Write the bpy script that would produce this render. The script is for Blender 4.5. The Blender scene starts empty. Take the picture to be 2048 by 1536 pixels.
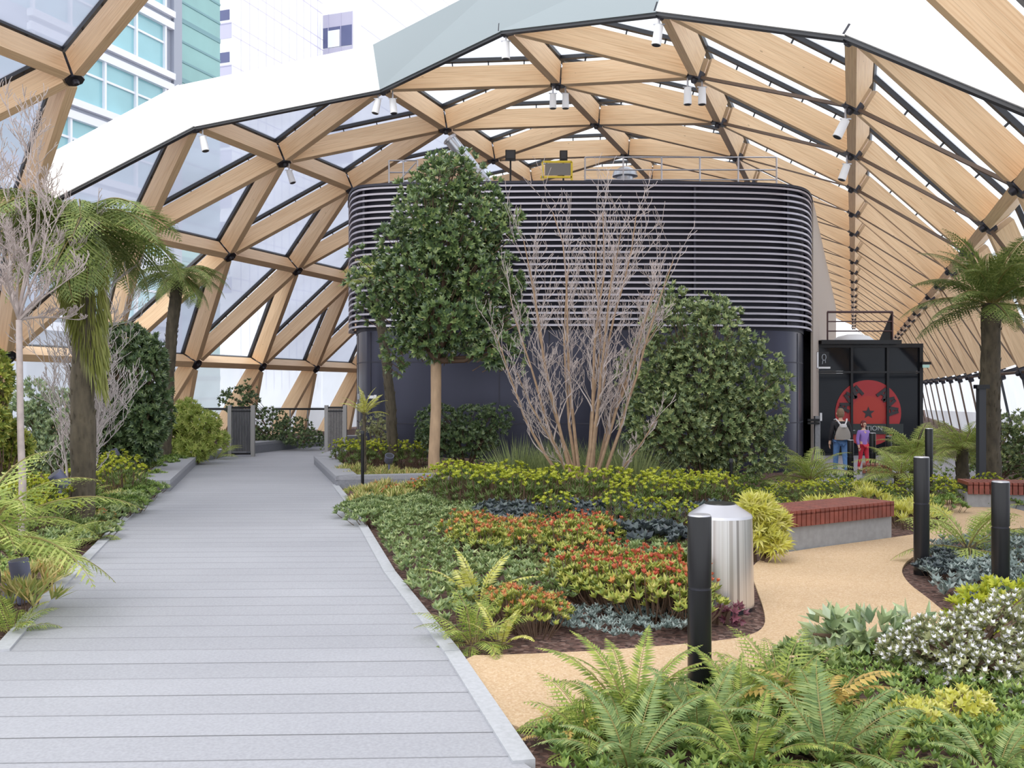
import bpy, math, random
from math import sin, cos, pi, radians, sqrt, atan2, floor
from mathutils import Vector as V, Matrix
random.seed(7)
R = random.Random(11)
scene = bpy.context.scene
COL = scene.collection
F, VX, VY, EYE = 1900.0, 1707.0, 779.0, 1.7      # focal length (px), vanishing point of the roof axis, horizon, eye height

# ------------------------------------------------------------------ camera
cam_d = bpy.data.cameras.new('camera'); cam = bpy.data.objects.new('camera', cam_d); COL.objects.link(cam)
cam.location = (0, 0, EYE); cam.rotation_euler = (radians(90), 0, 0)
cam_d.sensor_width = 36; cam_d.lens = 36 * F / 2048; cam_d.shift_y = (VY - 768) / 2048
cam_d.clip_start = 0.05; cam_d.clip_end = 500
scene.camera = cam

def at(x, y, D):
    return V(((x - 1024) / F * D, D, EYE - (y - VY) / F * D))
def sm(a, b, x):
    t = min(1, max(0, (x - a) / (b - a))); return t * t * (3 - 2 * t)
def gz(X, Y):                                      # garden level: falls gently towards the entrance
    return -0.25 * sm(11, 18, Y) * sm(-1.5, 2.0, X)
def gp(x, y):                                      # pixel on the ground -> world point
    D = F * EYE / (y - VY)
    for _ in range(8):
        X = (x - 1024) / F * D; D = F * (EYE - gz(X, D)) / (y - VY)
    X = (x - 1024) / F * D
    return V((X, D, gz(X, D)))
def gd(x, D, dz=0):
    X = (x - 1024) / F * D
    return V((X, D, gz(X, D) + dz))
TH = math.atan((VX - 1024) / F); SN, CS = sin(TH), cos(TH)
def vt(u, z, t):                                   # vault coordinates: u across, z above eye, t along
    return V((t * SN + u * CS, t * CS - u * SN, EYE + z))

# ------------------------------------------------------------------ scene graph helpers
def tag(o, label=None, cat=None, group=None, kind=None):
    if label: o['label'] = label
    if cat: o['category'] = cat
    if group: o['group'] = group
    if kind: o['kind'] = kind
    return o
def thing(name, loc, label, cat, group=None, rz=0, kind=None):
    o = bpy.data.objects.new(name, None); COL.objects.link(o)
    o.empty_display_size = .1; o.location = loc; o.rotation_euler = (0, 0, rz)
    return tag(o, label, cat, group, kind)
def link(name, me, parent=None, loc=None, rot=None, sc=None):
    o = bpy.data.objects.new(name, me); COL.objects.link(o)
    if parent: o.parent = parent
    if loc is not None: o.location = loc
    if rot is not None: o.rotation_euler = rot
    if sc is not None: o.scale = (sc, sc, sc) if isinstance(sc, (int, float)) else sc
    return o
def dup(root, loc, rz=0, sc=1, label=None, group=None):
    def cp(o, par):
        c = o.copy(); COL.objects.link(c)
        if par: c.parent = par
        for ch in o.children: cp(ch, c)
        return c
    r = cp(root, None); r.location = loc; r.rotation_euler = (0, 0, rz)
    r.scale = (sc, sc, sc) if isinstance(sc, (int, float)) else sc
    if label: r['label'] = label
    if group: r['group'] = group
    return r

class MB:
    def __init__(s): s.v = []; s.f = []; s.m = []; s.uv = []; s.k = 0
    def add(s, vs, fs, m=None, uvs=None):
        b = len(s.v); s.v.extend(vs)
        for i, f in enumerate(fs):
            s.f.append([b + j for j in f]); s.m.append(s.k if m is None else m)
            s.uv.append(uvs[i] if uvs else None)
    def box(s, c, size, M=None, m=None):
        x, y, z = size[0] / 2, size[1] / 2, size[2] / 2; c = V(c)
        vs = [V((a * x, b * y, d * z)) for a in (-1, 1) for b in (-1, 1) for d in (-1, 1)]
        if M is not None: vs = [M @ v for v in vs]
        s.add([v + c for v in vs], [(0, 1, 3, 2), (4, 6, 7, 5), (0, 4, 5, 1), (2, 3, 7, 6), (0, 2, 6, 4), (1, 5, 7, 3)], m)
    def bar(s, a, b, w, h, up=(0, 0, 1), m=None):
        a, b = V(a), V(b); e = (b - a); L = e.length
        if L < 1e-6: return
        e.normalize(); up = V(up); sd = e.cross(up)
        if sd.length < 1e-4: sd = e.cross(V((1, 0, 0)))
        sd.normalize(); up = sd.cross(e)
        M = Matrix((e, sd, up)).transposed()
        s.box((a + b) / 2, (L, w, h), M, m)
    def tube(s, pts, rad, n=8, caps=True, m=None):
        pts = [V(p) for p in pts]; k = len(pts)
        if isinstance(rad, (int, float)): rad = [rad] * k
        vs = []; prev = None
        for i in range(k):
            e = (pts[min(i + 1, k - 1)] - pts[max(i - 1, 0)])
            e = e.normalized() if e.length > 1e-9 else V((0, 0, 1))
            x = prev - e * prev.dot(e) if prev is not None else e.cross(V((0.31, .95, .11)))
            if x.length < 1e-5: x = e.cross(V((1, 0, 0)))
            x.normalize(); prev = x; y = e.cross(x)
            for j in range(n):
                a = 2 * pi * j / n; vs.append(pts[i] + (x * cos(a) + y * sin(a)) * rad[i])
        fs = [(i * n + j, i * n + (j + 1) % n, (i + 1) * n + (j + 1) % n, (i + 1) * n + j) for i in range(k - 1) for j in range(n)]
        if caps: fs += [tuple(range(n - 1, -1, -1)), tuple((k - 1) * n + j for j in range(n))]
        s.add(vs, fs, m)
    def lathe(s, prof, n=24, c=(0, 0, 0), m=None, M=None):
        c = V(c); vs = []; k = len(prof)
        for r, z in prof:
            for j in range(n):
                p = V((r * cos(2 * pi * j / n), r * sin(2 * pi * j / n), z)); vs.append((M @ p if M else p) + c)
        fs = [(i * n + j, i * n + (j + 1) % n, (i + 1) * n + (j + 1) % n, (i + 1) * n + j) for i in range(k - 1) for j in range(n)]
        if prof[0][0] > 1e-4: fs.append(tuple(range(n - 1, -1, -1)))
        if prof[-1][0] > 1e-4: fs.append(tuple((k - 1) * n + j for j in range(n)))
        s.add(vs, fs, m)
    def prism(s, poly, z0, z1, m=None):
        n = len(poly)
        a = sum(poly[i][0] * poly[(i + 1) % n][1] - poly[(i + 1) % n][0] * poly[i][1] for i in range(n))
        if a < 0: poly = poly[::-1]
        vs = [V((p[0], p[1], z0)) for p in poly] + [V((p[0], p[1], z1)) for p in poly]
        s.add(vs, [tuple(range(n - 1, -1, -1)), tuple(range(n, 2 * n))] + [(i, (i + 1) % n, n + (i + 1) % n, n + i) for i in range(n)], m)
    def leaf(s, p, d, L, W, up=None, fold=.25, m=None, wide=.45):
        p, d = V(p), V(d).normalized()
        sd = d.cross(up if up is not None else V((0, 0, 1)))
        if sd.length < 1e-3: sd = d.cross(V((1, 0, 0)))
        sd.normalize(); n = sd.cross(d)
        q = p + d * (L * wide)
        s.add([p, q + sd * W * .5 + n * W * fold, p + d * L, q - sd * W * .5 + n * W * fold], [(0, 1, 2), (0, 2, 3)], m)
    def mesh(s, name, mats, smooth=None):
        me = bpy.data.meshes.new(name)
        me.from_pydata([tuple(v) for v in s.v], [], s.f)
        for mt in (mats if isinstance(mats, (list, tuple)) else [mats]): me.materials.append(mt)
        me.polygons.foreach_set('material_index', s.m)
        if any(u is not None for u in s.uv):
            lay = me.uv_layers.new(name='UVMap'); i = 0
            for f, u in zip(s.f, s.uv):
                for j in range(len(f)):
                    if u: lay.data[i].uv = u[j]
                    i += 1
        if smooth is not None:
            me.shade_smooth(); me.set_sharp_from_angle(angle=radians(smooth))
        me.update()
        return me
    def obj(s, name, mats, parent=None, smooth=None, **k):
        return link(name, s.mesh(name, mats, smooth), parent, **k)

# ------------------------------------------------------------------ materials
def nt(name):
    m = bpy.data.materials.new(name); m.use_nodes = True; t = m.node_tree; t.nodes.clear()
    return m, t, t.nodes.new('ShaderNodeOutputMaterial')
def N(t, kind, **k):
    n = t.nodes.new('ShaderNode' + kind)
    for a, b in k.items(): setattr(n, a, b)
    return n
def srgb(r, g, b):
    f = lambda c: ((c / 255 + .055) / 1.055) ** 2.4 if c > 10 else c / 255 / 12.92
    return (f(r), f(g), f(b), 1)
def ramp(t, stops, fac, interp='LINEAR'):
    n = t.nodes.new('ShaderNodeValToRGB'); e = n.color_ramp.elements; n.color_ramp.interpolation = interp
    while len(e) < len(stops): e.new(.5)
    for x, (p, c) in zip(e, stops): x.position = p; x.color = c
    t.links.new(fac, n.inputs[0]); return n
def pbr(name, c, rough=.6, metal=0, noise=0, scale=8, bump=0, spec=.5, stretch=None):
    m, t, o = nt(name); b = N(t, 'BsdfPrincipled'); t.links.new(b.outputs[0], o.inputs[0])
    b.inputs['Base Color'].default_value = c; b.inputs['Roughness'].default_value = rough; b.inputs['Metallic'].default_value = metal
    b.inputs['Specular IOR Level'].default_value = spec
    if noise or bump:
        tc = N(t, 'TexCoord'); nz = N(t, 'TexNoise'); nz.inputs['Scale'].default_value = scale; nz.inputs['Detail'].default_value = 4
        src = tc.outputs['Object']
        if stretch:
            mp = N(t, 'Mapping'); mp.inputs['Scale'].default_value = stretch; t.links.new(src, mp.inputs[0]); src = mp.outputs[0]
        t.links.new(src, nz.inputs['Vector'])
        if noise:
            lo = tuple(max(0, x * (1 - noise)) for x in c[:3]) + (1,); hi = tuple(min(1, x * (1 + noise)) for x in c[:3]) + (1,)
            r = ramp(t, [(.3, lo), (.7, hi)], nz.outputs[0]); t.links.new(r.outputs[0], b.inputs['Base Color'])
        if bump:
            bp = N(t, 'Bump'); bp.inputs['Strength'].default_value = bump; bp.inputs['Distance'].default_value = .02
            t.links.new(nz.outputs[0], bp.inputs['Height']); t.links.new(bp.outputs[0], b.inputs['Normal'])
    return m
def leafm(name, cols, trans=.3, rough=.45, spec=.35):
    """leaf material: colour varies from leaf to leaf"""
    m, t, o = nt(name); g = N(t, 'NewGeometry'); oi = N(t, 'ObjectInfo')
    mx = N(t, 'Math', operation='MULTIPLY_ADD'); mx.inputs[1].default_value = .82
    m2 = N(t, 'Math', operation='MULTIPLY'); m2.inputs[1].default_value = .18
    t.links.new(oi.outputs['Random'], m2.inputs[0]); t.links.new(g.outputs['Random Per Island'], mx.inputs[0]); t.links.new(m2.outputs[0], mx.inputs[2])
    cols = [tuple(v + (255 - v) * .13 for v in c) for c in cols]; cols = [(min(255, c[0] * 1.07), c[1] * 1.02, c[2] * .84) if c[1] > c[0] and c[1] - c[2] > 18 else c for c in cols]; n = len(cols); r = ramp(t, [(i / max(1, n - 1), srgb(*c)) for i, c in enumerate(cols)], mx.outputs[0])
    b = N(t, 'BsdfPrincipled'); b.inputs['Roughness'].default_value = rough; b.inputs['Specular IOR Level'].default_value = spec
    tr = N(t, 'BsdfTranslucent'); ms = N(t, 'MixShader'); ms.inputs[0].default_value = trans
    t.links.new(r.outputs[0], b.inputs['Base Color']); t.links.new(r.outputs[0], tr.inputs[0])
    t.links.new(b.outputs[0], ms.inputs[1]); t.links.new(tr.outputs[0], ms.inputs[2]); t.links.new(ms.outputs[0], o.inputs[0])
    return m

def wood_mat(name, base, dark, lam=.045):
    m, t, o = nt(name); uv = N(t, 'UVMap'); b = N(t, 'BsdfPrincipled'); t.links.new(b.outputs[0], o.inputs[0])
    mp = N(t, 'Mapping'); mp.inputs['Scale'].default_value = (.8, 26, 1); t.links.new(uv.outputs[0], mp.inputs[0])
    oi = N(t, 'ObjectInfo'); ad = N(t, 'VectorMath', operation='ADD'); t.links.new(mp.outputs[0], ad.inputs[0]); t.links.new(oi.outputs['Location'], ad.inputs[1])
    nz = N(t, 'TexNoise'); nz.inputs['Scale'].default_value = 1.6; nz.inputs['Detail'].default_value = 5; t.links.new(ad.outputs[0], nz.inputs['Vector'])
    r = ramp(t, [(.3, dark), (.55, base), (.8, tuple(min(1, c * 1.06) for c in base[:3]) + (1,))], nz.outputs[0])
    # lamella joints
    sp = N(t, 'SeparateXYZ'); t.links.new(uv.outputs[0], sp.inputs[0])
    d = N(t, 'Math', operation='DIVIDE'); d.inputs[1].default_value = .12; t.links.new(sp.outputs[1], d.inputs[0])
    fr = N(t, 'Math', operation='FRACT'); t.links.new(d.outputs[0], fr.inputs[0])
    lt = N(t, 'Math', operation='LESS_THAN'); lt.inputs[1].default_value = .05; t.links.new(fr.outputs[0], lt.inputs[0])
    # knots
    vo = N(t, 'TexVoronoi'); vo.inputs['Scale'].default_value = 1.9; mp2 = N(t, 'Mapping'); mp2.inputs['Scale'].default_value = (.8, 2.2, 1)
    t.links.new(uv.outputs[0], mp2.inputs[0]); t.links.new(mp2.outputs[0], vo.inputs['Vector'])
    kn = N(t, 'Math', operation='LESS_THAN'); kn.inputs[1].default_value = .05; t.links.new(vo.outputs['Distance'], kn.inputs[0])
    mk = N(t, 'Math', operation='MAXIMUM'); m3 = N(t, 'Math', operation='MULTIPLY'); m3.inputs[1].default_value = .35
    t.links.new(lt.outputs[0], m3.inputs[0]); t.links.new(m3.outputs[0], mk.inputs[0])
    m4 = N(t, 'Math', operation='MULTIPLY'); m4.inputs[1].default_value = .7; t.links.new(kn.outputs[0], m4.inputs[0]); t.links.new(m4.outputs[0], mk.inputs[1])
    mx = N(t, 'Mix', data_type='RGBA'); t.links.new(mk.outputs[0], mx.inputs[0]); t.links.new(r.outputs[0], mx.inputs[6]); mx.inputs[7].default_value = tuple(c * .5 for c in dark[:3]) + (1,)
    t.links.new(mx.outputs[2], b.inputs['Base Color']); b.inputs['Roughness'].default_value = .55; b.inputs['Specular IOR Level'].default_value = .3
    return m

def deck_mat(name, c, axis, pitch, seed=0):
    m, t, o = nt(name); b = N(t, 'BsdfPrincipled'); t.links.new(b.outputs[0], o.inputs[0])
    tc = N(t, 'TexCoord'); dt = N(t, 'VectorMath', operation='DOT_PRODUCT'); dt.inputs[1].default_value = (axis[0] / pitch, axis[1] / pitch, 0)
    t.links.new(tc.outputs['Object'], dt.inputs[0])
    fl = N(t, 'Math', operation='FLOOR'); t.links.new(dt.outputs['Value'], fl.inputs[0]); fr = N(t, 'Math', operation='FRACT'); t.links.new(dt.outputs['Value'], fr.inputs[0])
    wn = N(t, 'TexWhiteNoise', noise_dimensions='1D'); t.links.new(fl.outputs[0], wn.inputs['W'])
    r = ramp(t, [(0, tuple(x * .95 for x in c[:3]) + (1,)), (1, tuple(min(1, x * 1.03) for x in c[:3]) + (1,))], wn.outputs['Value'])
    nz = N(t, 'TexNoise'); nz.inputs['Scale'].default_value = 60; nz.inputs['Detail'].default_value = 3; t.links.new(tc.outputs['Object'], nz.inputs['Vector'])
    n2 = N(t, 'TexNoise'); n2.inputs['Scale'].default_value = .7; t.links.new(tc.outputs['Object'], n2.inputs['Vector'])
    r2 = ramp(t, [(.3, (.86, .86, .86, 1)), (.7, (1.06, 1.06, 1.06, 1))], nz.outputs[0]); r3 = ramp(t, [(.3, (.92, .92, .93, 1)), (.7, (1.04, 1.04, 1.04, 1))], n2.outputs[0])
    a = N(t, 'Mix', data_type='RGBA', blend_type='MULTIPLY'); a.inputs[0].default_value = 1; t.links.new(r.outputs[0], a.inputs[6]); t.links.new(r2.outputs[0], a.inputs[7])
    a2 = N(t, 'Mix', data_type='RGBA', blend_type='MULTIPLY'); a2.inputs[0].default_value = 1; t.links.new(a.outputs[2], a2.inputs[6]); t.links.new(r3.outputs[0], a2.inputs[7])
    g = N(t, 'Math', operation='LESS_THAN'); g.inputs[1].default_value = .045; t.links.new(fr.outputs[0], g.inputs[0])
    wg = N(t, 'Math', operation='MULTIPLY_ADD'); wg.inputs[1].default_value = .5; wg.inputs[2].default_value = .3; t.links.new(wn.outputs['Value'], wg.inputs[0])
    gg = N(t, 'Math', operation='MULTIPLY'); t.links.new(g.outputs[0], gg.inputs[0]); t.links.new(wg.outputs[0], gg.inputs[1])
    mx = N(t, 'Mix', data_type='RGBA'); t.links.new(gg.outputs[0], mx.inputs[0]); t.links.new(a2.outputs[2], mx.inputs[6]); mx.inputs[7].default_value = (.06, .06, .065, 1)
    t.links.new(mx.outputs[2], b.inputs['Base Color']); b.inputs['Roughness'].default_value = .6; b.inputs['Specular IOR Level'].default_value = .35
    return m

def speckle_mat(name, cols, scale, rough=.9, bump=.3):
    m, t, o = nt(name); b = N(t, 'BsdfPrincipled'); t.links.new(b.outputs[0], o.inputs[0]); tc = N(t, 'TexCoord')
    nz = N(t, 'TexVoronoi'); nz.inputs['Scale'].default_value = scale; t.links.new(tc.outputs['Object'], nz.inputs['Vector'])
    sp = N(t, 'SeparateColor'); t.links.new(nz.outputs['Color'], sp.inputs[0])
    n = len(cols); r = ramp(t, [(i / (n - 1), srgb(*c)) for i, c in enumerate(cols)], sp.outputs[0])
    n2 = N(t, 'TexNoise'); n2.inputs['Scale'].default_value = 1.1; n2.inputs['Detail'].default_value = 3; t.links.new(tc.outputs['Object'], n2.inputs['Vector'])
    r3 = ramp(t, [(.3, (.9, .9, .9, 1)), (.7, (1.05, 1.05, 1.05, 1))], n2.outputs[0])
    a = N(t, 'Mix', data_type='RGBA', blend_type='MULTIPLY'); a.inputs[0].default_value = 1; t.links.new(r.outputs[0], a.inputs[6]); t.links.new(r3.outputs[0], a.inputs[7])
    t.links.new(a.outputs[2], b.inputs['Base Color']); b.inputs['Roughness'].default_value = rough; b.inputs['Specular IOR Level'].default_value = .2
    bp = N(t, 'Bump'); bp.inputs['Strength'].default_value = bump; bp.inputs['Distance'].default_value = .01
    t.links.new(nz.outputs['Distance'], bp.inputs['Height']); t.links.new(bp.outputs[0], b.inputs['Normal'])
    return m

def cushion_mat(name, clear, tint):
    """two-layer plastic roof cushion: part clear, part milky"""
    m, t, o = nt(name); tp = N(t, 'BsdfTransparent'); tr = N(t, 'BsdfTranslucent'); df = N(t, 'BsdfDiffuse')
    tr.inputs[0].default_value = tint; df.inputs[0].default_value = (.5, .52, .58, 1); tp.inputs[0].default_value = (.97, .98, 1, 1)
    tc = N(t, 'TexCoord'); nz = N(t, 'TexNoise'); nz.inputs['Scale'].default_value = .45; nz.inputs['Detail'].default_value = 3; t.links.new(tc.outputs['Object'], nz.inputs['Vector'])
    r = ramp(t, [(.3, tuple(x * .85 for x in tint[:3]) + (1,)), (.7, tuple(min(1, x * 1.12) for x in tint[:3]) + (1,))], nz.outputs[0]); t.links.new(r.outputs[0], tr.inputs[0])
    a = N(t, 'MixShader'); a.inputs[0].default_value = .12; t.links.new(tr.outputs[0], a.inputs[1]); t.links.new(df.outputs[0], a.inputs[2])
    c = N(t, 'MixShader'); c.inputs[0].default_value = clear; t.links.new(a.outputs[0], c.inputs[1]); t.links.new(tp.outputs[0], c.inputs[2])
    t.links.new(c.outputs[0], o.inputs[0]); return m

M = {}
M['wood'] = wood_mat('glulam spruce', srgb(242, 207, 165), srgb(226, 184, 140))
M['steel_dark'] = pbr('dark steel', srgb(52, 52, 60), .45, .6)
M['black'] = pbr('black powder coat', srgb(16, 16, 20), .3, 0, spec=.35)
M['rail'] = pbr('black rail', srgb(40, 42, 48), .5)
M['cushion'] = cushion_mat('milky roof cushion', .16, srgb(150, 155, 172))
M['cushion_white'] = cushion_mat('white roof cushion', .3, srgb(215, 220, 228))
M['cushion_clear'] = cushion_mat('clear roof cushion', .75, srgb(215, 220, 228))
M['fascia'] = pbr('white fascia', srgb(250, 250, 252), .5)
M['fascia_shaded'] = pbr('grey fascia', srgb(150, 162, 168), .5)  # greyer copy of the fascia, shade of the turned-away panels put into its colour
M['tie'] = pbr('bronze grey tie', srgb(96, 78, 66), .55)
M['alu'] = pbr('aluminium', srgb(190, 190, 198), .35, .7)
M['white'] = pbr('white paint', srgb(235, 235, 238), .5)
M['silver'] = pbr('silver duct', srgb(190, 195, 205), .3, .8)
M['deck'] = deck_mat('grey composite deck', srgb(160, 161, 168), (-.035, .9994), .31)
M['edging'] = pbr('pale deck edging', srgb(172, 174, 180), .6, 0, .1, 30)
M['sand'] = speckle_mat('resin bound sand', [(190, 158, 122), (200, 172, 138), (182, 150, 114), (210, 184, 154)], 90, .9, .15)
M['soil'] = speckle_mat('bark mulch', [(44, 32, 30), (78, 56, 50), (104, 78, 70), (58, 44, 40), (128, 104, 96)], 34, .95, .8)
M['granite'] = pbr('grey granite', srgb(128, 130, 138), .6, 0, .14, 40)
M['paving'] = pbr('grey paving', srgb(150, 148, 156), .7, 0, .1, 12)
M['concrete'] = pbr('cast concrete', srgb(140, 141, 144), .75, 0, .12, 14)
M['bench_wood'] = pbr('red hardwood', srgb(120, 58, 46), .5, 0, .3, 9, .1, stretch=(1, 1, 1))
# ================================================================== SETTING
# ground of planting beds
def grid_obj(name, x0, x1, y0, y1, nx, ny, zf, mat):
    b = MB(); vs = [V((x0 + (x1 - x0) * i / nx, y0 + (y1 - y0) * j / ny, 0)) for j in range(ny + 1) for i in range(nx + 1)]
    for v in vs: v.z = zf(v.x, v.y)
    b.add(vs, [(j * (nx + 1) + i, j * (nx + 1) + i + 1, (j + 1) * (nx + 1) + i + 1, (j + 1) * (nx + 1) + i) for j in range(ny) for i in range(nx)])
    return b.obj(name, mat, smooth=60)
g = grid_obj('ground', -24, 40, 0.5, 92, 64, 92, lambda x, y: gz(x, y) - .02, M['soil']); tag(g, kind='structure', label='dark bark mulch of the planting beds')

# deck walkway
def P2(*pts): return [(gp(x, y).x, gp(x, y).y) for x, y in pts]
deckL = [(-3.28 + .9, 3.0), ] + P2((0, 1310), (95, 1200), (190, 1103), (250, 1040), (300, 992), (342, 960), (398, 925), (455, 913))
deckR = [(.75, 3.0)] + P2((1050, 1536), (905, 1312), (780, 1150), (740, 1080), (700, 1010), (670, 972), (628, 927)) + [(-4.6, 24.2), (-4.0, 28.4)]
poly = [(-1.75, 3.0)] + deckL[1:] + [(-6.9, 24.6), (-6.2, 27.6), (-5.0, 28.6)] + deckR[::-1]
b = MB(); b.prism(poly, -.03, .02); dk = b.obj('deck_floor', M['deck']); tag(dk, 'grey boarded walkway running between the beds', kind='structure')
def strip(pts, w, z0, z1, side):
    """flat strip along a polyline, w wide to one side"""
    out = []
    for i, p in enumerate(pts):
        a = V(pts[max(0, i - 1)]); c = V(pts[min(len(pts) - 1, i + 1)]); e = (c - a).normalized(); n = V((-e.y, e.x)) * side
        out.append((p[0] + n.x * w, p[1] + n.y * w))
    return out
for nm, pts, side in (('trim_1', deckL[1:7], 1), ('trim_2', deckR[1:7], -1)):
    e = MB(); out = strip(pts, .05, 0, 0, side); inn = strip(pts, .055, 0, 0, -side)
    for i in range(len(pts) - 1):
        q = [inn[i], inn[i + 1], out[i + 1], out[i]]
        c = V((sum(p[0] for p in q) / 4, sum(p[1] for p in q) / 4)); q = [tuple(V(p) + (c - V(p)) * .006) for p in q]
        e.prism(q, -.06, .035)
    tag(e.obj(nm, M['edging']), kind='structure', label='pale grey edging boards of the walkway')

# resin bound sandy path
def smooth_poly(pts, it=2):
    for _ in range(it):
        out = []
        for i in range(len(pts)):
            a, c = V(pts[i]), V(pts[(i + 1) % len(pts)]); out += [tuple(a * .75 + c * .25), tuple(a * .25 + c * .75)]
        pts = out
    return pts
edge_in = [(905, 1313), (1020, 1311), (1200, 1303), (1400, 1287), (1490, 1276), (1530, 1258), (1530, 1225), (1512, 1175), (1500, 1140), (1520, 1118), (1575, 1104)]
edge_out = [(1785, 1076), (1850, 1066), (1905, 1045), (1880, 1020), (1900, 1012), (1960, 1018), (2100, 1040), (2160, 1075), (1990, 1062), (1890, 1085), (1835, 1108), (1800, 1135), (1812, 1165), (1860, 1200), (1906, 1240), (1890, 1258), (1760, 1285), (1600, 1335), (1400, 1385), (1200, 1415), (1090, 1446), (1010, 1464)]
pp = P2(*edge_in) + P2(*edge_out)
sp = smooth_poly(pp, 2)
b = MB(); b.prism(sp, -.015, .006)
tag(b.obj('sand_path', M['sand']), kind='structure', label='sandy coloured path winding between the beds')
# grey paving in front of the entrance
b = MB(); b.prism([(6.3, 18.2), (8.2, 17.6), (8.6, 19), (12.5, 24), (12.5, 28.5), (7.6, 28.5)], -.27, -.245)
tag(b.obj('entrance_path', M['paving']), kind='structure', label='grey paving leading to the glass entrance')
b = MB(); b.box((6.9, 18.25, -.2), (1.1, .45, .13), Matrix.Rotation(.12, 3, 'Z')); tag(b.obj('stone_step', M['granite']), 'low grey stone step at the edge of the entrance paving', 'step')

# granite planter walls beside the deck
def wall_run(name, pts, w, z0, z1, side, label):
    t = thing(name, (pts[0][0], pts[0][1], 0), label, 'planter wall')
    out = strip(pts, w, 0, 0, side); base = V((pts[0][0], pts[0][1]))
    b = MB(); c = MB()
    for i in range(len(pts) - 1):
        q = [V(pts[i]) - base, V(pts[i + 1]) - base, V(out[i + 1]) - base, V(out[i]) - base]
        b.prism([tuple(p) for p in q], z0, z1 - .07)
        c0 = sum(q, V((0, 0))) / 4
        c.prism([tuple(c0 + (p - c0) * 1.012) for p in q], z1 - .07, z1)
    b.obj('wall_body', M['granite'], t); c.obj('coping', pbr('granite coping', srgb(150, 151, 158), .6, 0, .1, 40), t)
    return t
wall_run('planter_wall', P2((340, 985), (398, 926), (456, 914)), .55, -.05, .21, 1, 'low grey stone planter wall on the fern side of the deck')
pr = P2((628, 930), (672, 975))
wall_run('planter_wall', [(-4.46, 25.5)] + pr + [(-.6, 16.9)], .42, -.05, .2, 1, 'angular grey stone planter wall around the standard tree bed')
wall_run('planter_wall', [(-6.85, 24.5), (-6.0, 27.8), (-4.4, 29.0)], .5, -.05, .3, 1, 'curved grey stone kerb wall beyond the two fence gates')
b = MB(); b.prism([(-4.05, 25.5), (-4.05, 21.7), (-2.85, 17.0), (-.6, 17.3), (-.6, 21.5), (-3.5, 25.5)], -.05, .1)
tag(b.obj('planter_ground', M['soil']), kind='structure', label='raised bark mulch inside the stone planter')

# ================================================================== ROOF VAULT
ROWS = [(-20.4, -1.95, 0), (-19.8, .80, 0), (-17.21, 3.89, 1), (-14.19, 5.99, 0), (-10.33, 6.97, 1), (-6.62, 7.23, 0), (-3.1, 6.46, 1), (-.04, 5.02, 0), (2.33, 3.06, 1), (3.71, .40, 0), (4.2, -2.1, 0)]
A0, S0 = 18.05, 3.6
HOLE = {2: (-1, -1), 3: (-2, 0), 4: (-3, 1), 5: (-4, 0), 6: (-5, -1), 7: (-4, -2), 8: (-3, -3)}   # half steps
def nrm(k):
    a = ROWS[max(0, k - 1)]; c = ROWS[min(len(ROWS) - 1, k + 1)]
    d = V((c[0] - a[0], c[1] - a[1])).normalized(); return V((-d.y, d.x))
def ndir(k):
    n = nrm(k); return vt(n.x, n.y, 0) - vt(0, 0, 0)
def npos(k, h): return vt(ROWS[k][0], ROWS[k][1], A0 + S0 * h / 2)
def proj(p):
    if p.y < .3: return None
    return (1024 + F * p.x / p.y, VY - F * (p.z - EYE) / p.y)
def seen(pts, margin=60):
    for p in pts:
        q = proj(p)
        if q and -margin < q[0] < 2048 + margin and -margin < q[1] < 1536: return True
    return False
def behind(p):
    q = proj(p); return q and 705 < q[0] < 1615 and q[1] > 372 and p.y > 23.5
def inhole(k, h): return k in HOLE and HOLE[k][0] <= h <= HOLE[k][1]
def hmax(k): return {0: 14, 1: 14, 2: 14, 3: 14, 4: 14, 5: 32, 6: 34, 7: 36, 8: 36, 9: 36, 10: 36}[k]
def hmin(k): return -9
tris = []
nodes = {}
for k in range(1, 9):
    for h in range(hmin(k), hmax(k)):
        if (h - ROWS[k][2]) % 2: continue
        for tri in (((k, h), (k, h + 2), (k + 1, h + 1)), ((k, h), (k + 1, h - 1), (k + 1, h + 1))):
            tris.append(tri)
solid = [t for t in tris if not all(inhole(*n) for n in t)]
hole = [t for t in tris if all(inhole(*n) for n in t)]
edges = {}
for t in solid:
    for i in range(3):
        a, c = sorted((t[i], t[(i + 1) % 3])); edges.setdefault((a, c), 0)
legs = []
for h in range(-8, 13, 2): legs += [((1, h), (0, h)), ((1, h), (0, h - 1))]
for h in range(-8, 34, 2): legs += [((9, h), (10, h))]
for e in legs: edges[e] = 1
BD, BW = .50, .20
def slim(a, c): return (a[0] >= 6 and c[0] == a[0] + 1 and c[0] <= 9 and c[1] < a[1]) or a[0] == 9
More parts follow.
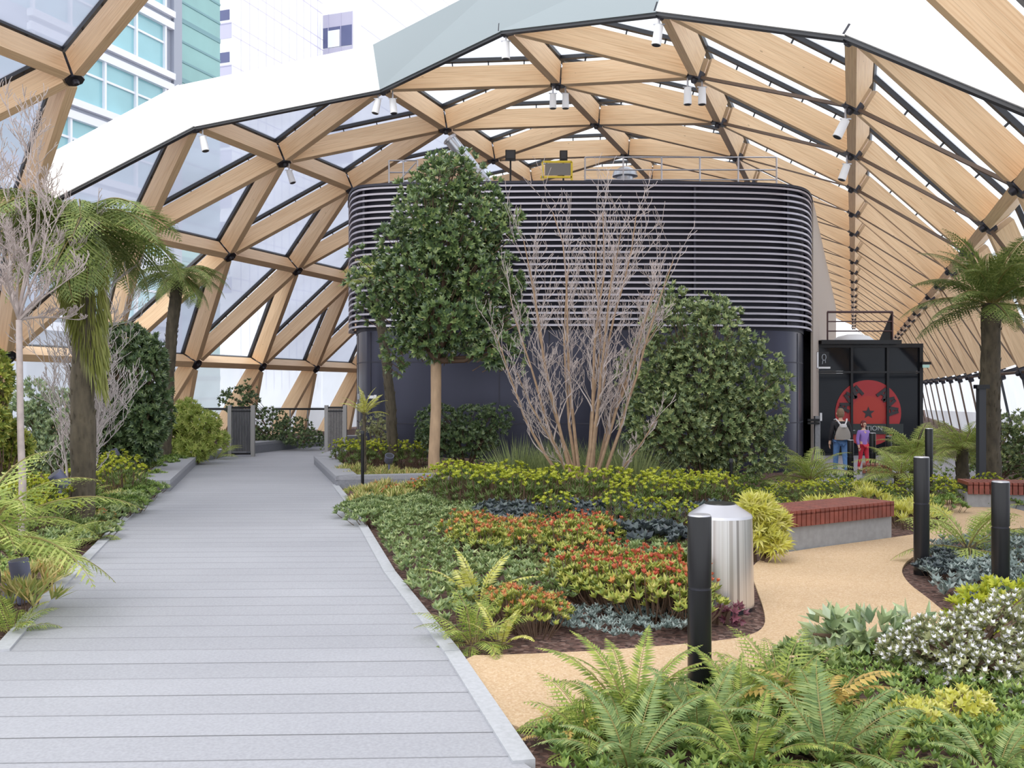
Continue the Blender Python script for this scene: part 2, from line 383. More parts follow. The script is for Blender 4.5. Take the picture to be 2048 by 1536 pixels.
def beam_geo(b, rl, a, c, leg):
    pa, pc = npos(*a), npos(*c); na, nc = ndir(a[0]), ndir(c[0])
    if slim(a, c):
        q = .06 if pa.y < 24 or leg else .035; b.bar(pa + na * .04, pc + nc * .04, q, q, na + nc); return
    if leg: na = nc = ndir(1 if a[0] == 1 else 9)
    e = (pc - pa); L = e.length; e.normalize()
    ia, ic = .2, (.0 if leg else .2)
    n = (na + nc).normalized(); sd = e.cross(n).normalized()
    A, C = pa + e * ia, pc - e * ic
    w = BW / 2
    vs = [A - sd * w, A + sd * w, C + sd * w, C - sd * w, A - sd * w + na * BD, A + sd * w + na * BD, C + sd * w + nc * BD, C - sd * w + nc * BD]
    l = L - ia - ic; o = R.random() * 50
    us = [[(o, 0), (o, BW), (o + l, BW), (o + l, 0)], [(o, 0), (o + l, 0), (o + l, BW), (o, BW)], [(o, 0), (o + l, 0), (o + l, BD), (o, BD)], [(o + l, 0), (o, 0), (o, BD), (o + l, BD)], [(0, 0), (BW, 0), (BW, BD), (0, BD)], [(0, 0), (BW, 0), (BW, BD), (0, BD)]]
    b.add(vs, [(0, 1, 2, 3), (4, 7, 6, 5), (1, 5, 6, 2)[::-1], (3, 7, 4, 0)[::-1], (0, 4, 5, 1), (2, 6, 7, 3)], None,
          [us[0], [us[1][0], us[1][3], us[1][2], us[1][1]], [(o + l, 0), (o + l, BD), (o, BD), (o, 0)], [(o, 0), (o, BD), (o + l, BD), (o + l, 0)], us[4], us[5]])
    if rl is not None:
        rl.bar(pa + na * (BD + .17), pc + nc * (BD + .17), .12, .10, n)
        m = int(L / .75)
        for i in range(1, m):
            f = i / m; p = pa.lerp(pc, f); q = na.lerp(nc, f)
            rl.bar(p + q * BD, p + q * (BD + .14), .03, .03, e)
ceil = thing('ceiling', vt(-8, 7, 20), 'arched timber lattice roof with milky cushions', None, kind='structure'); ceil.pop('label', None)
cbase = ceil.location.copy()
def rel(b):
    for v in b.v: v -= cbase
    return b
def escore(a, c):
    pa, pc = npos(*a), npos(*c); pts = [pa.lerp(pc, i / 6) for i in range(7)]
    s = 0
    for p, q in zip(pts, pts[1:]):
        m = (p + q) / 2
        if not seen([m], 30) or behind(m): continue
        x, y = proj(p) or (0, 0), proj(q) or (0, 0)
        s += sqrt((x[0] - y[0]) ** 2 + (x[1] - y[1]) ** 2) * BD / m.y
    return s
vis = []
for (a, c), leg in edges.items():
    pa, pc = npos(*a), npos(*c)
    if not seen([pa.lerp(pc, i / 8) for i in range(9)], 700) or max(pa.y, pc.y) > 85 or min(pa.y, pc.y) < 1.5: continue
    vis.append((escore(a, c), a, c, leg))
vis.sort(key=lambda q: -q[0])
rest, restr, restt = MB(), MB(), MB()
for i, (s, a, c, leg) in enumerate(vis):
    if i < 100:
        b, r = MB(), MB(); beam_geo(b, r if not leg else None, a, c, leg)
        o = rel(b).obj('steel_tie' if slim(a, c) else 'timber_beam', (M['rail'] if leg else M['tie']) if slim(a, c) else M['wood'], ceil)
        if r.v: rel(r).obj('glazing_rail', M['rail'], o)
    else: beam_geo(restt if slim(a, c) else rest, restr if not leg else None, a, c, leg)
tag(rel(rest).obj('distant_beam', M['wood'], ceil), kind='stuff'); tag(rel(restr).obj('distant_rail', M['rail'], ceil), kind='stuff'); tag(rel(restt).obj('distant_tie', M['tie'], ceil), kind='stuff')
# steel nodes
def node_geo(b, k, h):
    p, n = npos(k, h), ndir(k)
    b.tube([p - n * .1, p - n * .06, p + n * BD], [.05, .07, .05], 10)
    b.tube([p - n * .02, p + n * .14], [.18, .18], 8)
nk = {}
for s, a, c, leg in vis:
    for n in (a, c):
        if n[0] not in (0, 10): nk[n] = nk.get(n, 0) + s
nl = sorted([n for n in nk if seen([npos(*n)], 30)], key=lambda n: npos(*n).y + (1000 if behind(npos(*n)) else 0))
rest = MB()
for i, n in enumerate(nl):
    if i < 80: b = MB(); node_geo(b, *n); rel(b).obj('steel_node', M['steel_dark'], ceil, smooth=40)
    else: node_geo(rest, *n)
tag(rel(rest).obj('distant_node', M['steel_dark'], ceil), kind='stuff')
# cushions
def tri_pts(t): return [npos(*n) + ndir(n[0]) * (BD + .2) for n in t]
pl = []
for t in solid:
    q = tri_pts(t); m = sum(q, V()) / 3
    if not seen(q + [m], 700) or m.y > 85 or min(p.y for p in q) < 1.5: continue
    pr = [proj(p) for p in q]; ar = abs((pr[1][0] - pr[0][0]) * (pr[2][1] - pr[0][1]) - (pr[2][0] - pr[0][0]) * (pr[1][1] - pr[0][1]))
    pl.append((ar if not behind(m) and seen(q + [m], 30) else 0, t, q))
for h in range(-8, 12, 2): pl.append((500, ((1, h), (1, h + 2), (0, h), (0, h + 2)), None))
for h in range(-6, 30, 2): pl.append((100, ((9, h), (9, h + 2), (10, h), (10, h + 2)), None))
pl.sort(key=lambda q: -q[0])
CLEAR = {((2, 1), (2, 3), (1, 2)), ((1, 2), (1, 4), (2, 3))}
rest = MB()
for i, (ar, t, q) in enumerate(pl):
    b = MB() if i < 99 else rest
    if q is None:
        n = ndir(1 if t[0][0] == 1 else 9) * (BD + .1); a, c, d, e = [npos(*x) + n for x in t]; b.add([a, c, e, d], [(0, 1, 2, 3)])
    else: b.add(q, [(0, 1, 2)])
    if i < 99:
        ks = [n[0] for n in t]; mt = M['cushion'] if max(ks) <= 4 else M['cushion_white']
        hs = sorted((n[0], n[1]) for n in t)
        if hs in ([(1, 4), (1, 6), (2, 5)], [(1, 0), (1, 2), (2, 1)], [(1, 2), (2, 1), (2, 3)]): mt = M['cushion_clear']
        rel(b).obj('roof_cushion', mt, ceil)
tag(rel(rest).obj('distant_cushion', M['cushion_white'], ceil), kind='stuff')
# fascia along the far side of the roof opening
fx = thing('skylight_fascia', cbase, 'white upstand around the roof opening', None, kind='structure'); fx.pop('label', None)
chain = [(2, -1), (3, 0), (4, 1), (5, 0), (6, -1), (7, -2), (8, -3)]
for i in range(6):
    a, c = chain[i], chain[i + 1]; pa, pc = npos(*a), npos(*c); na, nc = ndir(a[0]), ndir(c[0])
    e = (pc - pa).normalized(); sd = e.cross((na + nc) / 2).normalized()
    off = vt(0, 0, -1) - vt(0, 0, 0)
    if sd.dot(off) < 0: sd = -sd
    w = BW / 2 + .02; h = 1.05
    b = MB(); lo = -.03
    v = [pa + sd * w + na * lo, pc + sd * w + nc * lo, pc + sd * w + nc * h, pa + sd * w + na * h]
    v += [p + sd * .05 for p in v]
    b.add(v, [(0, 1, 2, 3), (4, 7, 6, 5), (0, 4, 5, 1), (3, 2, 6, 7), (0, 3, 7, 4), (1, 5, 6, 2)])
    rel(b).obj('fascia_panel', M['fascia_shaded'] if i in (2, 3) else M['fascia'], fx)
    b = MB(); b.bar(pa + sd * (w - .03) + na * -.06, pc + sd * (w - .03) + nc * -.06, .1, .05, (na + nc)); rel(b).obj('fascia_edge', M['rail'], fx)

# spot lights hung under the nodes
def roof_spot(k, h, dx, label, tilt=(0, 0), pair=False):
    p = npos(k, h) + V((dx, 0, -.12)); t = thing('roof_spotlight', p, label, 'spotlight', 'spotlights under the roof nodes')
    b = MB(); b.tube([(0, 0, .12), (0, 0, -.06)], .02, 6); b.bar((-.1, 0, -.06), (.1, 0, -.06), .02, .02); b.obj('bracket', M['alu'], t)
    d = V((tilt[0], tilt[1], -1)).normalized(); b = MB(); b.tube([V((0, 0, -.08)), V((0, 0, -.08)) + d * .34], [.075, .085], 14); b.obj('housing', M['white'], t, smooth=40)
    b = MB(); b.tube([V((0, 0, -.08)) + d * .33, V((0, 0, -.08)) + d * .35], .07, 14); b.obj('lens', M['rail'], t)
SPT = [((3, 0), .15, (.25, -.1), 'white spotlight hung under the fascia above the fern trees'), ((3, 2), .12, (.35, -.1), 'grey spotlight below the second lattice node from the fern trees'),
       ((4, 1), -.12, (-.2, -.1), 'white spotlight at the grey fascia joint, one of a pair toward the fern trees'), ((4, 1), .22, (.1, -.1), 'white spotlight at the grey fascia joint, one of a pair toward the pavilion'),
       ((5, 0), 0, (0, 0), 'single white spotlight under the peak of the grey fascia'), ((5, 2), -.12, (0, 0), 'white spotlight of a pair above the standard tree, deck side'), ((5, 2), .18, (0, 0), 'white spotlight of a pair above the standard tree, entrance side'),
       ((6, -1), -.05, (-.15, 0), 'white spotlight at the corner where the pale fascia begins'), ((6, 1), -.15, (0, 0), 'white spotlight of a pair over the pavilion front, deck side'), ((6, 1), .15, (0, 0), 'white spotlight of a pair over the pavilion front, entrance side'),
       ((7, 0), -.1, (-.5, 0), 'tilted white spotlight on the upper node of the ridge over the entrance'), ((7, 2), -.1, (-.35, 0), 'tilted white spotlight on the lower node of the ridge over the entrance')]
for n, dx, tl, lb in SPT: roof_spot(n[0], n[1], dx, lb, tl)

# ================================================================== CITY BUILDINGS BEYOND THE ROOF
def tx(x, u): Y = F * u / (CS * (x - VX)); return (Y + u * SN) / CS
def vbox(b, u0, u1, z0, z1, t0, t1, m=None):
    vs = [vt(u, z, t) for u in (u0, u1) for t in (t0, t1) for z in (z0, z1)]
    b.add(vs, [(0, 1, 3, 2), (4, 6, 7, 5), (0, 4, 5, 1), (2, 3, 7, 6), (0, 2, 6, 4), (1, 5, 7, 3)], m)
def glassm(name, c, rough=.12): return pbr(name, c, rough, 0, .12, .25, spec=.6)
M['tower_white'] = pbr('white tower panels', srgb(250, 249, 253), .6)
M['bl_white'] = pbr('white spandrel', srgb(226, 228, 238), .5)
M['bl_grey'] = pbr('grey cladding', srgb(146, 152, 168), .5)
M['gl_green'] = glassm('pale green glass', srgb(136, 186, 196)); M['gl_teal'] = glassm('teal glass', srgb(122, 170, 170)); M['gl_dark'] = glassm('dark window glass', srgb(74, 80, 122))
M['line_lav'] = pbr('lavender joint', srgb(182, 178, 204), .6)
t0 = tx(60, -45); t1 = tx(345, -45); bp = vt(-45, -20, t1)
B1 = thing('office_building', bp, 'glass office block with white floor bands and green panes seen through the roof opening', 'building')
def brel(b, bp=bp):
    for v in b.v: v -= bp
    return b
b = MB(); vbox(b, -60, -45.25, -24, 52, t0, t1 + .9); brel(b).obj('building_core', M['bl_grey'], B1)
zb = 21.55
for k in range(-4, 5):
    z = zb + 4.35 * k
    b = MB(); vbox(b, -45.3, -44.8, z + .18, z + .62, t0, t1 + .1); vbox(b, -45.3, -44.9, z - .62, z - .12, t0, t1 + .1); vbox(b, -45.3, -45.1, z - .2, z + .2, t0, t1, 1)
    brel(b).obj('floor_band', [M['bl_white'], M['bl_grey']], B1)
    for i in range(10):
        ta = t1 - .6 - 2.83 * (i + 1); tb = ta + 2.83
        if tb < t0: break
        if k < -1 and i > 7: continue
        b = MB(); vbox(b, -45.28, -45.22, z + .62, z + 3.73, ta, tb); w = brel(b).obj('window', M['gl_green'], B1)
        b = MB(); vbox(b, -45.25, -45.0, z + .62, z + 3.73, tb - .14, tb + .02); vbox(b, -45.25, -45.1, z + 2.5, z + 2.64, ta, tb); brel(b).obj('window_frame', M['bl_white'], w)
b = MB(); vbox(b, -45.35, -44.95, -24, 52, t1 + .1, t1 + .95); brel(b).obj('corner_column', M['bl_grey'], B1)
b = MB(); t2 = tx(440, -46.2); vbox(b, -58, -46.2, -24, 52, t1 + .95, t2); brel(b).obj('stair_tower', M['gl_teal'], B1)
for i in range(40):
    z = -8 + 1.45 * i
    b = MB() if i == 0 else b
    vbox(b, -46.3, -46.15, z, z + (.16 if i % 3 else .34), t1 + .95, t2)
for tt in (t1 + 1.1, t1 + 2.0): vbox(b, -46.3, -46.1, -24, 52, tt, tt + .1)
brel(b).obj('tower_transom_grid', pbr('slate transom', srgb(104, 146, 154), .5), B1)

t3 = tx(465, -60); bp2 = vt(-60, -20, t3); t4 = tx(645, -60)
B2 = thing('tower_block', bp2, 'white panelled tower with a narrow dark window strip beside the glass office block', 'building')
b = MB(); vbox(b, -67, -60, -24, 75, t3, t4 - .3); brel(b, bp2).obj('tower_body', M['tower_white'], B2)
b = MB()
for k in range(-2, 14):
    z = 27.6 + 4.36 * (k - 2); vbox(b, -60.02, -59.97, z, z + .1, t3, t4); vbox(b, -60.02, -59.97, z + 1.25, z + 1.33, t3, t4)
tt = t3 + 1.4
while tt < t4: vbox(b, -60.02, -59.97, 0, 75, tt, tt + .07); tt += 1.5
brel(b, bp2).obj('panel_joint_lines', pbr('faint joint', srgb(204, 198, 224), .6), B2)
for k in range(0, 12):
    z = 27.6 + 4.36 * (k - 4)
    b = MB(); vbox(b, -66.9, -60.35, z + 1.7, z + 2.75, t3 - .06, t3); w = brel(b, bp2).obj('window', M['gl_dark'], B2)
    b = MB(); vbox(b, -66.9, -60.1, z - .2, z + 1.3, t3 - .05, t3); vbox(b, -66.9, -60.1, z + 1.3, z + 1.42, t3 - .1, t3); brel(b, bp2).obj('window_apron', M['line_lav'], w)
bp3 = vt(-60, -20, t4)
B3 = thing('tower_wing', bp3, 'white tower wing with a dark square window just above the roof edge', 'building')
b = MB(); vbox(b, -59.98, -54.8, -24, 75, t4, t4 + 40); brel(b, bp3).obj('tower_body', M['tower_white'], B3)
for k in range(-3, 1):
    z = 38.9 + 4.08 * k
    b = MB(); vbox(b, -59.9, -55.9, z + 2.0, z + 4.4, t4 - .08, t4); w = brel(b, bp3).obj('window', M['gl_dark'], B3)
    b = MB(); vbox(b, -59.2, -57.6, z + 2.0, z + 4.0, t4 - .12, t4 - .08); brel(b, bp3).obj('window_blind', M['bl_white'], w)
for k in range(-3, 2):
    z = 38.9 + 4.08 * k
    b = MB(); vbox(b, -59.95, -55.9, z + .25, z + 1.9, t4 - .05, t4); brel(b, bp3).obj('spandrel', pbr('lilac spandrel', srgb(176, 172, 194), .6), B3)
b = MB()
for k in range(-3, 10): vbox(b, -54.83, -54.77, 38.9 + 4.08 * k, 38.99 + 4.08 * k, t4, t4 + 40)
for uu in (-59.2, -57.5, -55.95): vbox(b, uu, uu + .07, 25, 44.9, t4 - .1, t4 - .06)
brel(b, bp3).obj('panel_joint_lines', M['line_lav'], B3)
# ================================================================== LOUVRED PAVILION
fr = [(697, 24.9), (697.5, 24.0), (701, 23.2), (710, 22.7), (730, 22.4), (790, 22.2), (950, 22.03), (1150, 21.95), (1350, 22.0), (1490, 22.12), (1560, 22.3), (1595, 22.55), (1613, 22.95), (1621, 23.5), (1624, 24.2)]
plan = []
for i in range(len(fr) - 1):
    for q in range(4):
        f = q / 4
        p0, p1, p2, p3 = [V(((fr[j][0] - 1024) / F * fr[j][1], fr[j][1])) for j in (max(0, i - 1), i, i + 1, min(len(fr) - 1, i + 2))]
        plan.append(.5 * ((2 * p1) + (p2 - p0) * f + (2 * p0 - 5 * p1 + 4 * p2 - p3) * f * f + (3 * p1 - p0 - 3 * p2 + p3) * f ** 3))
plan.append(V(((1624 - 1024) / F * 24.2, 24.2)))
ax = V((SN, CS))
def inset(pts, d):
    out = []
    for i, p in enumerate(pts):
        e = (pts[min(i + 1, len(pts) - 1)] - pts[max(0, i - 1)]).normalized(); out.append(p + V((-e.y, e.x)) * d)
    return out
PC = V((1.5, 22, 0)); PV = thing('pavilion', PC, 'dark rounded pavilion with horizontal pale louvre slats across its upper half', 'building')
def prel(b, c=PC):
    for v in b.v: v -= c
    return b
zT = EYE + (VY - 362) * 22 / F; zB = EYE + (VY - 657) * 22 / F
M['drum'] = pbr('dark aubergine metal', srgb(52, 53, 68), .3, .6, .08, .6, stretch=(3, 3, .3))
M['louvre'] = pbr('pale grey slat', srgb(178, 174, 186), .35, .5)
M['recess'] = pbr('dark recess', srgb(30, 30, 46), .6)
M['taupe'] = pbr('taupe side cladding', srgb(172, 158, 146), .55)
dr = inset(plan, .22); far = 34
b = MB(); b.prism([tuple(p) for p in dr] + [tuple(dr[-1] + ax * far), tuple(dr[0] + ax * far)], -.4, zB - .02); prel(b).obj('lower_wall', M['drum'], PV, smooth=25)
b = MB()
cum = 0; last = -9
for i in range(len(dr) - 1):
    e = dr[i + 1] - dr[i]; cum += e.length
    if cum - last > 1.15:
        last = cum; n = V((e.y, -e.x)).normalized(); p = dr[i + 1] + n * .004
        b.bar((p.x, p.y, -.3), (p.x, p.y, zB - .05), .03, .012, (n.x, n.y, 0))
for z in (.9, 2.35):
    for i in range(len(dr) - 1):
        b.bar((dr[i].x, dr[i].y - .002, z), (dr[i + 1].x, dr[i + 1].y - .002, z), .012, .03)
prel(b).obj('wall_seam_lines', M['recess'], PV)
rc = inset(plan, .2)
b = MB(); b.prism([tuple(p) for p in rc] + [tuple(rc[-1] + ax * far), tuple(rc[0] + ax * far)], zB - .02, zT - .06); prel(b).obj('louvre_backing', M['recess'], PV, smooth=25)
ns = 24; left = [plan[0] + ax * q for q in (8, 5, 2.5, 1.2)]
for i in range(ns):
    z = zB + .06 + (zT - .12 - zB - .06) * i / (ns - 1)
    b = MB()
    pts = left + plan; o2 = inset(pts, .13)
    vs = []
    for p, q in zip(pts, o2): vs += [V((p.x, p.y, z - .005)), V((p.x, p.y, z + .04)), V((q.x, q.y, z + .06)), V((q.x, q.y, z + .02))]
    n = len(pts)
    b.add(vs, [(a * 4 + j, a * 4 + (j + 1) % 4, (a + 1) * 4 + (j + 1) % 4, (a + 1) * 4 + j) for a in range(n - 1) for j in range(4)] + [(3, 2, 1, 0), ((n - 1) * 4, (n - 1) * 4 + 1, (n - 1) * 4 + 2, (n - 1) * 4 + 3)])
    prel(b).obj('louvre_slat', M['louvre'], PV, smooth=30)
b = MB()
for i in range(6, len(plan) - 3, 9): p = inset(plan, .1)[i]; b.box((p.x, p.y, (zB + zT) / 2), (.05, .12, zT - zB - .1))
prel(b).obj('louvre_bracket_frame', M['recess'], PV)
b = MB(); cp = inset(plan, -.02); b.prism([tuple(p) for p in cp] + [tuple(cp[-1] + ax * far), tuple(cp[0] + ax * far)], zT - .06, zT); prel(b).obj('roof', M['recess'], PV)
b = MB(); p0 = plan[-1]; q = V((ax.y, -ax.x)) * .03
pts = [p0 + q, p0 + ax * far + q, p0 + ax * far - q, p0 - q]
b.prism([tuple(p) for p in pts], -.3, zT - .01); prel(b).obj('side_cladding', M['taupe'], PV)

# things standing on the pavilion roof
def railing(x0, x1, D, label, z1, n):
    p0, p1 = at(x0, 362, D), at(x1, 362, D); p0.z = p1.z = zT
    t = thing('roof_railing', p0, label, 'railing'); d = p1 - p0; h = z1
    for i in range(n + 1):
        b = MB(); q = d * (i / n); b.tube([q, q + V((0, 0, h))], .022, 8); b.obj('post', M['alu'], t)
    for f in (1, .72, .5):
        b = MB(); b.tube([V((0, 0, h * f)), d + V((0, 0, h * f))], .018, 8); b.obj('rail', M['alu'], t)
    return t
railing(1170, 1553, 24.5, 'thin steel guard rail along the pavilion roof toward the entrance', 1.16, 5)
r = railing(778, 835, 24.6, 'short braced guard rail on the pavilion roof by the tree crown', 1.1, 2)
b = MB(); b.tube([(0, 0, .3), (.7, 0, 1.05)], .016, 6); b.obj('brace', M['alu'], r)
t = thing('roof_gate', at(1112, 362, 24.2), 'bright yellow safety gate on the pavilion roof', 'gate'); t.location.z = zT
yl = pbr('yellow paint', srgb(232, 200, 40), .45)
b = MB()
for a, c in (((-.34, 0, .0), (-.34, 0, .97)), ((.4, 0, 0), (.4, 0, .97)), ((-.34, 0, .97), (.4, 0, .97)), ((-.4, 0, .58), (.4, 0, .58))): b.bar(a, c, .05, .05, (0, 1, 0))
b.obj('gate_frame', yl, t)
b = MB(); b.box((.05, 0, .78), (.66, .03, .3)); b.obj('mesh_panel', pbr('grey mesh', srgb(120, 116, 112), .6), t)
for x, y, lb in ((1021, 311, 'black loudspeaker box on a pole above the pavilion roof, nearer the tree'), (1127, 312, 'smaller black loudspeaker box on a pole above the yellow gate')):
    p = at(x, y, 25); t = thing('roof_loudspeaker', (p.x, p.y, zT), lb, 'loudspeaker'); h = p.z - zT
    b = MB(); b.tube([(0, 0, 0), (0, .12, h - .08)], .025, 8); b.obj('pole', M['black'], t)
    b = MB(); w = .27 if x < 1100 else .2; b.box((0, 0, h), (w, .2, .25)); b.obj('cabinet', M['black'], t)
    b = MB(); b.box((0, -.105, h), (w - .05, .02, .2)); b.obj('grille', M['rail'], t)
pa = npos(4, 3) + V((0.1, -.2, -.25)); pb = at(1010, 352, 25.6); pb.z = zT + .1
t = thing('ventilation_duct', pa, 'silver round duct slanting down from the roof to the pavilion', 'duct')
b = MB(); b.tube([V((0, 0, 0)), (pb - pa) * .5, pb - pa], .17, 18); b.obj('pipe', M['silver'], t, smooth=40)
b = MB(); d = (pb - pa)
for f in (.02, .5, .98): b.tube([d * (f - .012), d * (f + .012)], .2, 18)
b.obj('collar_ring_rim', M['alu'], t)
for x, w, h, lb in ((1250, .62, .42, 'domed silver vent cowl behind the roof guard rail'), (1045, .8, .2, 'low white plant box on the pavilion roof beside the duct')):
    p = at(x, 360, 25.2); t = thing('roof_vent', (p.x, p.y, zT), lb, 'vent')
    if w < .7:
        b = MB(); b.lathe([(.22, 0), (.22, .8), (.34, .82), (.31, .95), (.14, 1.06), (0, 1.07)], 20); b.obj('cowl', M['silver'], t, smooth=40); b = MB(); b.lathe([(.24, 0), (.24, .06)], 20); b.obj('flange', M['alu'], t)
    else:
        b = MB(); b.box((0, 0, .3), (1.5, .4, .6)); b.obj('casing', M['white'], t); b = MB(); b.box((0, 0, .62), (1.56, .46, .04)); b.obj('lid', M['alu'], t)
# small white lettering on the pavilion wall
p = at(737, 793, 22.6); t = thing('wall_sign', (p.x, p.y - .28, p.z), 'small white wall lettering near the deck end of the pavilion', 'sign')
b = MB()
for x, w, h in ((-.2, .05, .13), (-.13, .06, .05), (-.06, .05, .05)): b.box((x, 0, 0), (w, .02, h))
b.obj('lettering', pbr('dim white letters', srgb(150, 152, 160), .5), t)
b = MB(); b.box((.1, 0, -.01), (.13, .02, .07)); b.box((.2, 0, -.005), (.06, .02, .09)); b.obj('bright_lettering', M['white'], t)

# ================================================================== GLASS ENTRANCE
D = 28.0; g0 = -.25
pL, pR = at(1634, 911, D), at(1843, 911, D); W = pR.x - pL.x; H = at(1700, 687, D).z - g0
EC = V(((pL.x + pR.x) / 2, D, g0))
EN = thing('glass_entrance', EC, 'black framed glass entrance box with a big red emblem', 'entrance')
def glass_dark():
    m, t, o = nt('dark reflecting glass'); b = N(t, 'BsdfPrincipled'); b.inputs['Base Color'].default_value = (.006, .008, .012, 1); b.inputs['Roughness'].default_value = .08; b.inputs['Specular IOR Level'].default_value = .22
    t.links.new(b.outputs[0], o.inputs[0]); return m
M['gdark'] = glass_dark()
b = MB(); b.box((.55, .7, H / 2), (W - 1.3, 1.1, H - .1)); b.obj('interior_box', M['recess'], EN)
cx = [-W / 2, -W / 2 + W * .335, -W / 2 + W * .68, W / 2]
for i in range(3):
    for z0, z1 in ((.05, H * .735), (H * .755, H - .12)):
        b = MB(); b.box(((cx[i] + cx[i + 1]) / 2, .1, (z0 + z1) / 2), (cx[i + 1] - cx[i] - .07, .04, z1 - z0)); b.obj('glass_pane', M['gdark'], EN)
b = MB()
for x in cx: b.box((x, .07, H / 2), (.07 if abs(x) < W / 2 - .01 else .1, .14, H))
b.box((0, .07, H * .745), (W, .13, .06)); b.box((0, .07, H - .06), (W + .1, .16, .12)); b.box((0, .07, .03), (W, .14, .06))
b.obj('frame', M['black'], EN)
b = MB(); b.box((-.35, -.1, H + .03), (W - .75, .5, .12)); b.obj('canopy', M['black'], EN)
# emblem: red disc, dark ring marks, star
ez = at(1738, 826, D).z - g0; ex = at(1738, 826, D).x - EC.x; er = 66 * D / F
red = pbr('red vinyl', srgb(168, 34, 38), .5); M['emb_dark'] = pbr('dark vinyl', srgb(34, 24, 30), .4)
RX = Matrix.Rotation(pi / 2, 3, 'X')
b = MB(); b.lathe([(er, 0), (er, .015)], 48, (ex, .075, ez), M=RX); em = b.obj('emblem', red, EN)
b = MB(); b.lathe([(er * .52, .017), (er * .52, .02)], 40, (ex, .075, ez), M=RX); b.obj('emblem_centre', pbr('orange red vinyl', srgb(176, 44, 30), .5), em)
b = MB()
st = []
for i in range(10):
    r_ = er * (.2 if i % 2 == 0 else .085); a = pi / 2 + i * pi / 5; st.append(V((ex + r_ * cos(a), .048, ez + r_ * sin(a))))
b.add(st, [tuple(range(10))[::-1]]); b.obj('emblem_star', M['emb_dark'], em)
b = MB()
for i, a in enumerate((165, 140, 52, 28, 5, 118)):      # heavy letter strokes around the ring
    a = radians(a); c = V((ex + er * .74 * cos(a), .05, ez + er * .74 * sin(a))); tn = V((-sin(a), 0, cos(a))); rd = V((cos(a), 0, sin(a)))
    h, w = er * .17, er * .12
    for q in (-1, 1): b.bar(c + tn * w * q - rd * h, c + tn * w * q * .25 + rd * h, .035, .09, V((0, -1, 0)).cross(rd))
    b.bar(c - tn * w * .6 - rd * h * .2, c + tn * w * .6 - rd * h * .2, .03, .06, rd)
    b.obj('emblem_letter', M['emb_dark'], em); b = MB()
b = MB(); zb_ = at(1738, 858, D).z - g0; b.box((ex, .03, zb_), (er * 2.1, .02, .3)); b.obj('door_band', pbr('dark green band', srgb(26, 36, 36), .4), EN)
def text(body, size, mat, parent, loc, name='lettering'):
    cu = bpy.data.curves.new(name, 'FONT'); cu.body = body; cu.size = size; cu.align_x = 'CENTER'; cu.align_y = 'CENTER'; cu.extrude = .004; cu.materials.append(mat)
    tmp = bpy.data.objects.new(name + '_tmp', cu); COL.objects.link(tmp); dg = bpy.context.evaluated_depsgraph_get()
    me = bpy.data.meshes.new_from_object(tmp.evaluated_get(dg)); bpy.data.objects.remove(tmp)
    return link(name, me, parent, loc, (pi / 2, 0, 0))
pale = pbr('pale letters', srgb(170, 176, 178), .5)
q = at(1707, 857, D) - EC; text('L', .22, pale, EN, (q.x, .012, q.z), 'door_lettering')
q = at(1749, 857, D) - EC; text('TION', .2, pale, EN, (q.x, .012, q.z), 'door_lettering')
# white dome lamp and rail above
q = at(1690, 676, 28.6); t = thing('roof_dome', (q.x, q.y, g0 + H), 'white dome light on top of the glass entrance', 'dome light')
b = MB(); b.lathe([(.62, .0), (.6, .12), (.45, .24), (.2, .3), (0, .31)], 28, (.25, 0, 0)); b.obj('dome', M['white'], t, smooth=60)
b = MB(); b.lathe([(.66, 0), (.66, .05)], 28, (.25, 0, 0)); b.obj('base_ring', M['alu'], t)
RD = 28.2; q0, q1 = at(1655, 680, RD), at(1785, 680, RD); base = V((q0.x, RD, g0 + H)); t = thing('entrance_railing', base, 'dark brown guard rail with a black fin above the glass entrance', 'railing')
brown = pbr('brown rail paint', srgb(72, 44, 44), .5); top = at(1700, 624, RD).z - base.z; wd = q1.x - q0.x
for f, r_ in ((1, .035), (.7, .02), (.4, .02)): b = MB(); b.tube([(0, 0, top * f), (wd, 0, top * f)], r_, 8); b.obj('rail', brown, t)
for x in (0, wd): b = MB(); b.tube([(x, 0, 0), (x, 0, top)], .025, 8); b.obj('post', brown, t)
b = MB(); b.add([V((wd - .42, .03, 0)), V((wd, .03, 0)), V((wd, .03, top)), V((wd - .42, .07, 0)), V((wd, .07, 0)), V((wd, .07, top))], [(0, 1, 2), (5, 4, 3), (0, 3, 4, 1), (1, 4, 5, 2), (2, 5, 3, 0)]); b.obj('fin', M['black'], t)
# lit pictogram lantern beside the entrance
q = at(1644, 719, 26.4); t = thing('pictogram_sign', q, 'square black box sign with a white pictogram, hung beside the entrance', 'sign')
b = MB(); b.box((0, 0, 0), (.32, .2, .42)); b.obj('sign_box', M['black'], t)
b = MB(); b.box((-.16, -.03, -.02), (.045, .2, .44)); b.box((.02, -.03, -.23), (.34, .2, .05)); b.obj('sign_edge', M['white'], t)
b = MB()
for a0 in range(14):
    a = 2 * pi * a0 / 14; a2 = 2 * pi * (a0 + 1) / 14
    b.bar((.02 + .055 * cos(a), -.105, .06 + .085 * sin(a)), (.02 + .055 * cos(a2), -.105, .06 + .085 * sin(a2)), .01, .035, (0, -1, 0))
b.bar((-.01, -.105, -.02), (-.03, -.105, -.13), .01, .035, (0, -1, 0)); b.bar((.05, -.105, -.02), (.06, -.105, -.1), .01, .035, (0, -1, 0))
b.obj('pictogram', pbr('pale pictogram', srgb(186, 194, 204), .5), t)
b = MB(); b.tube([(-.16, 0, -.2), (-.3, 0, -.2)], .02, 8); b.obj('arm', M['alu'], t)
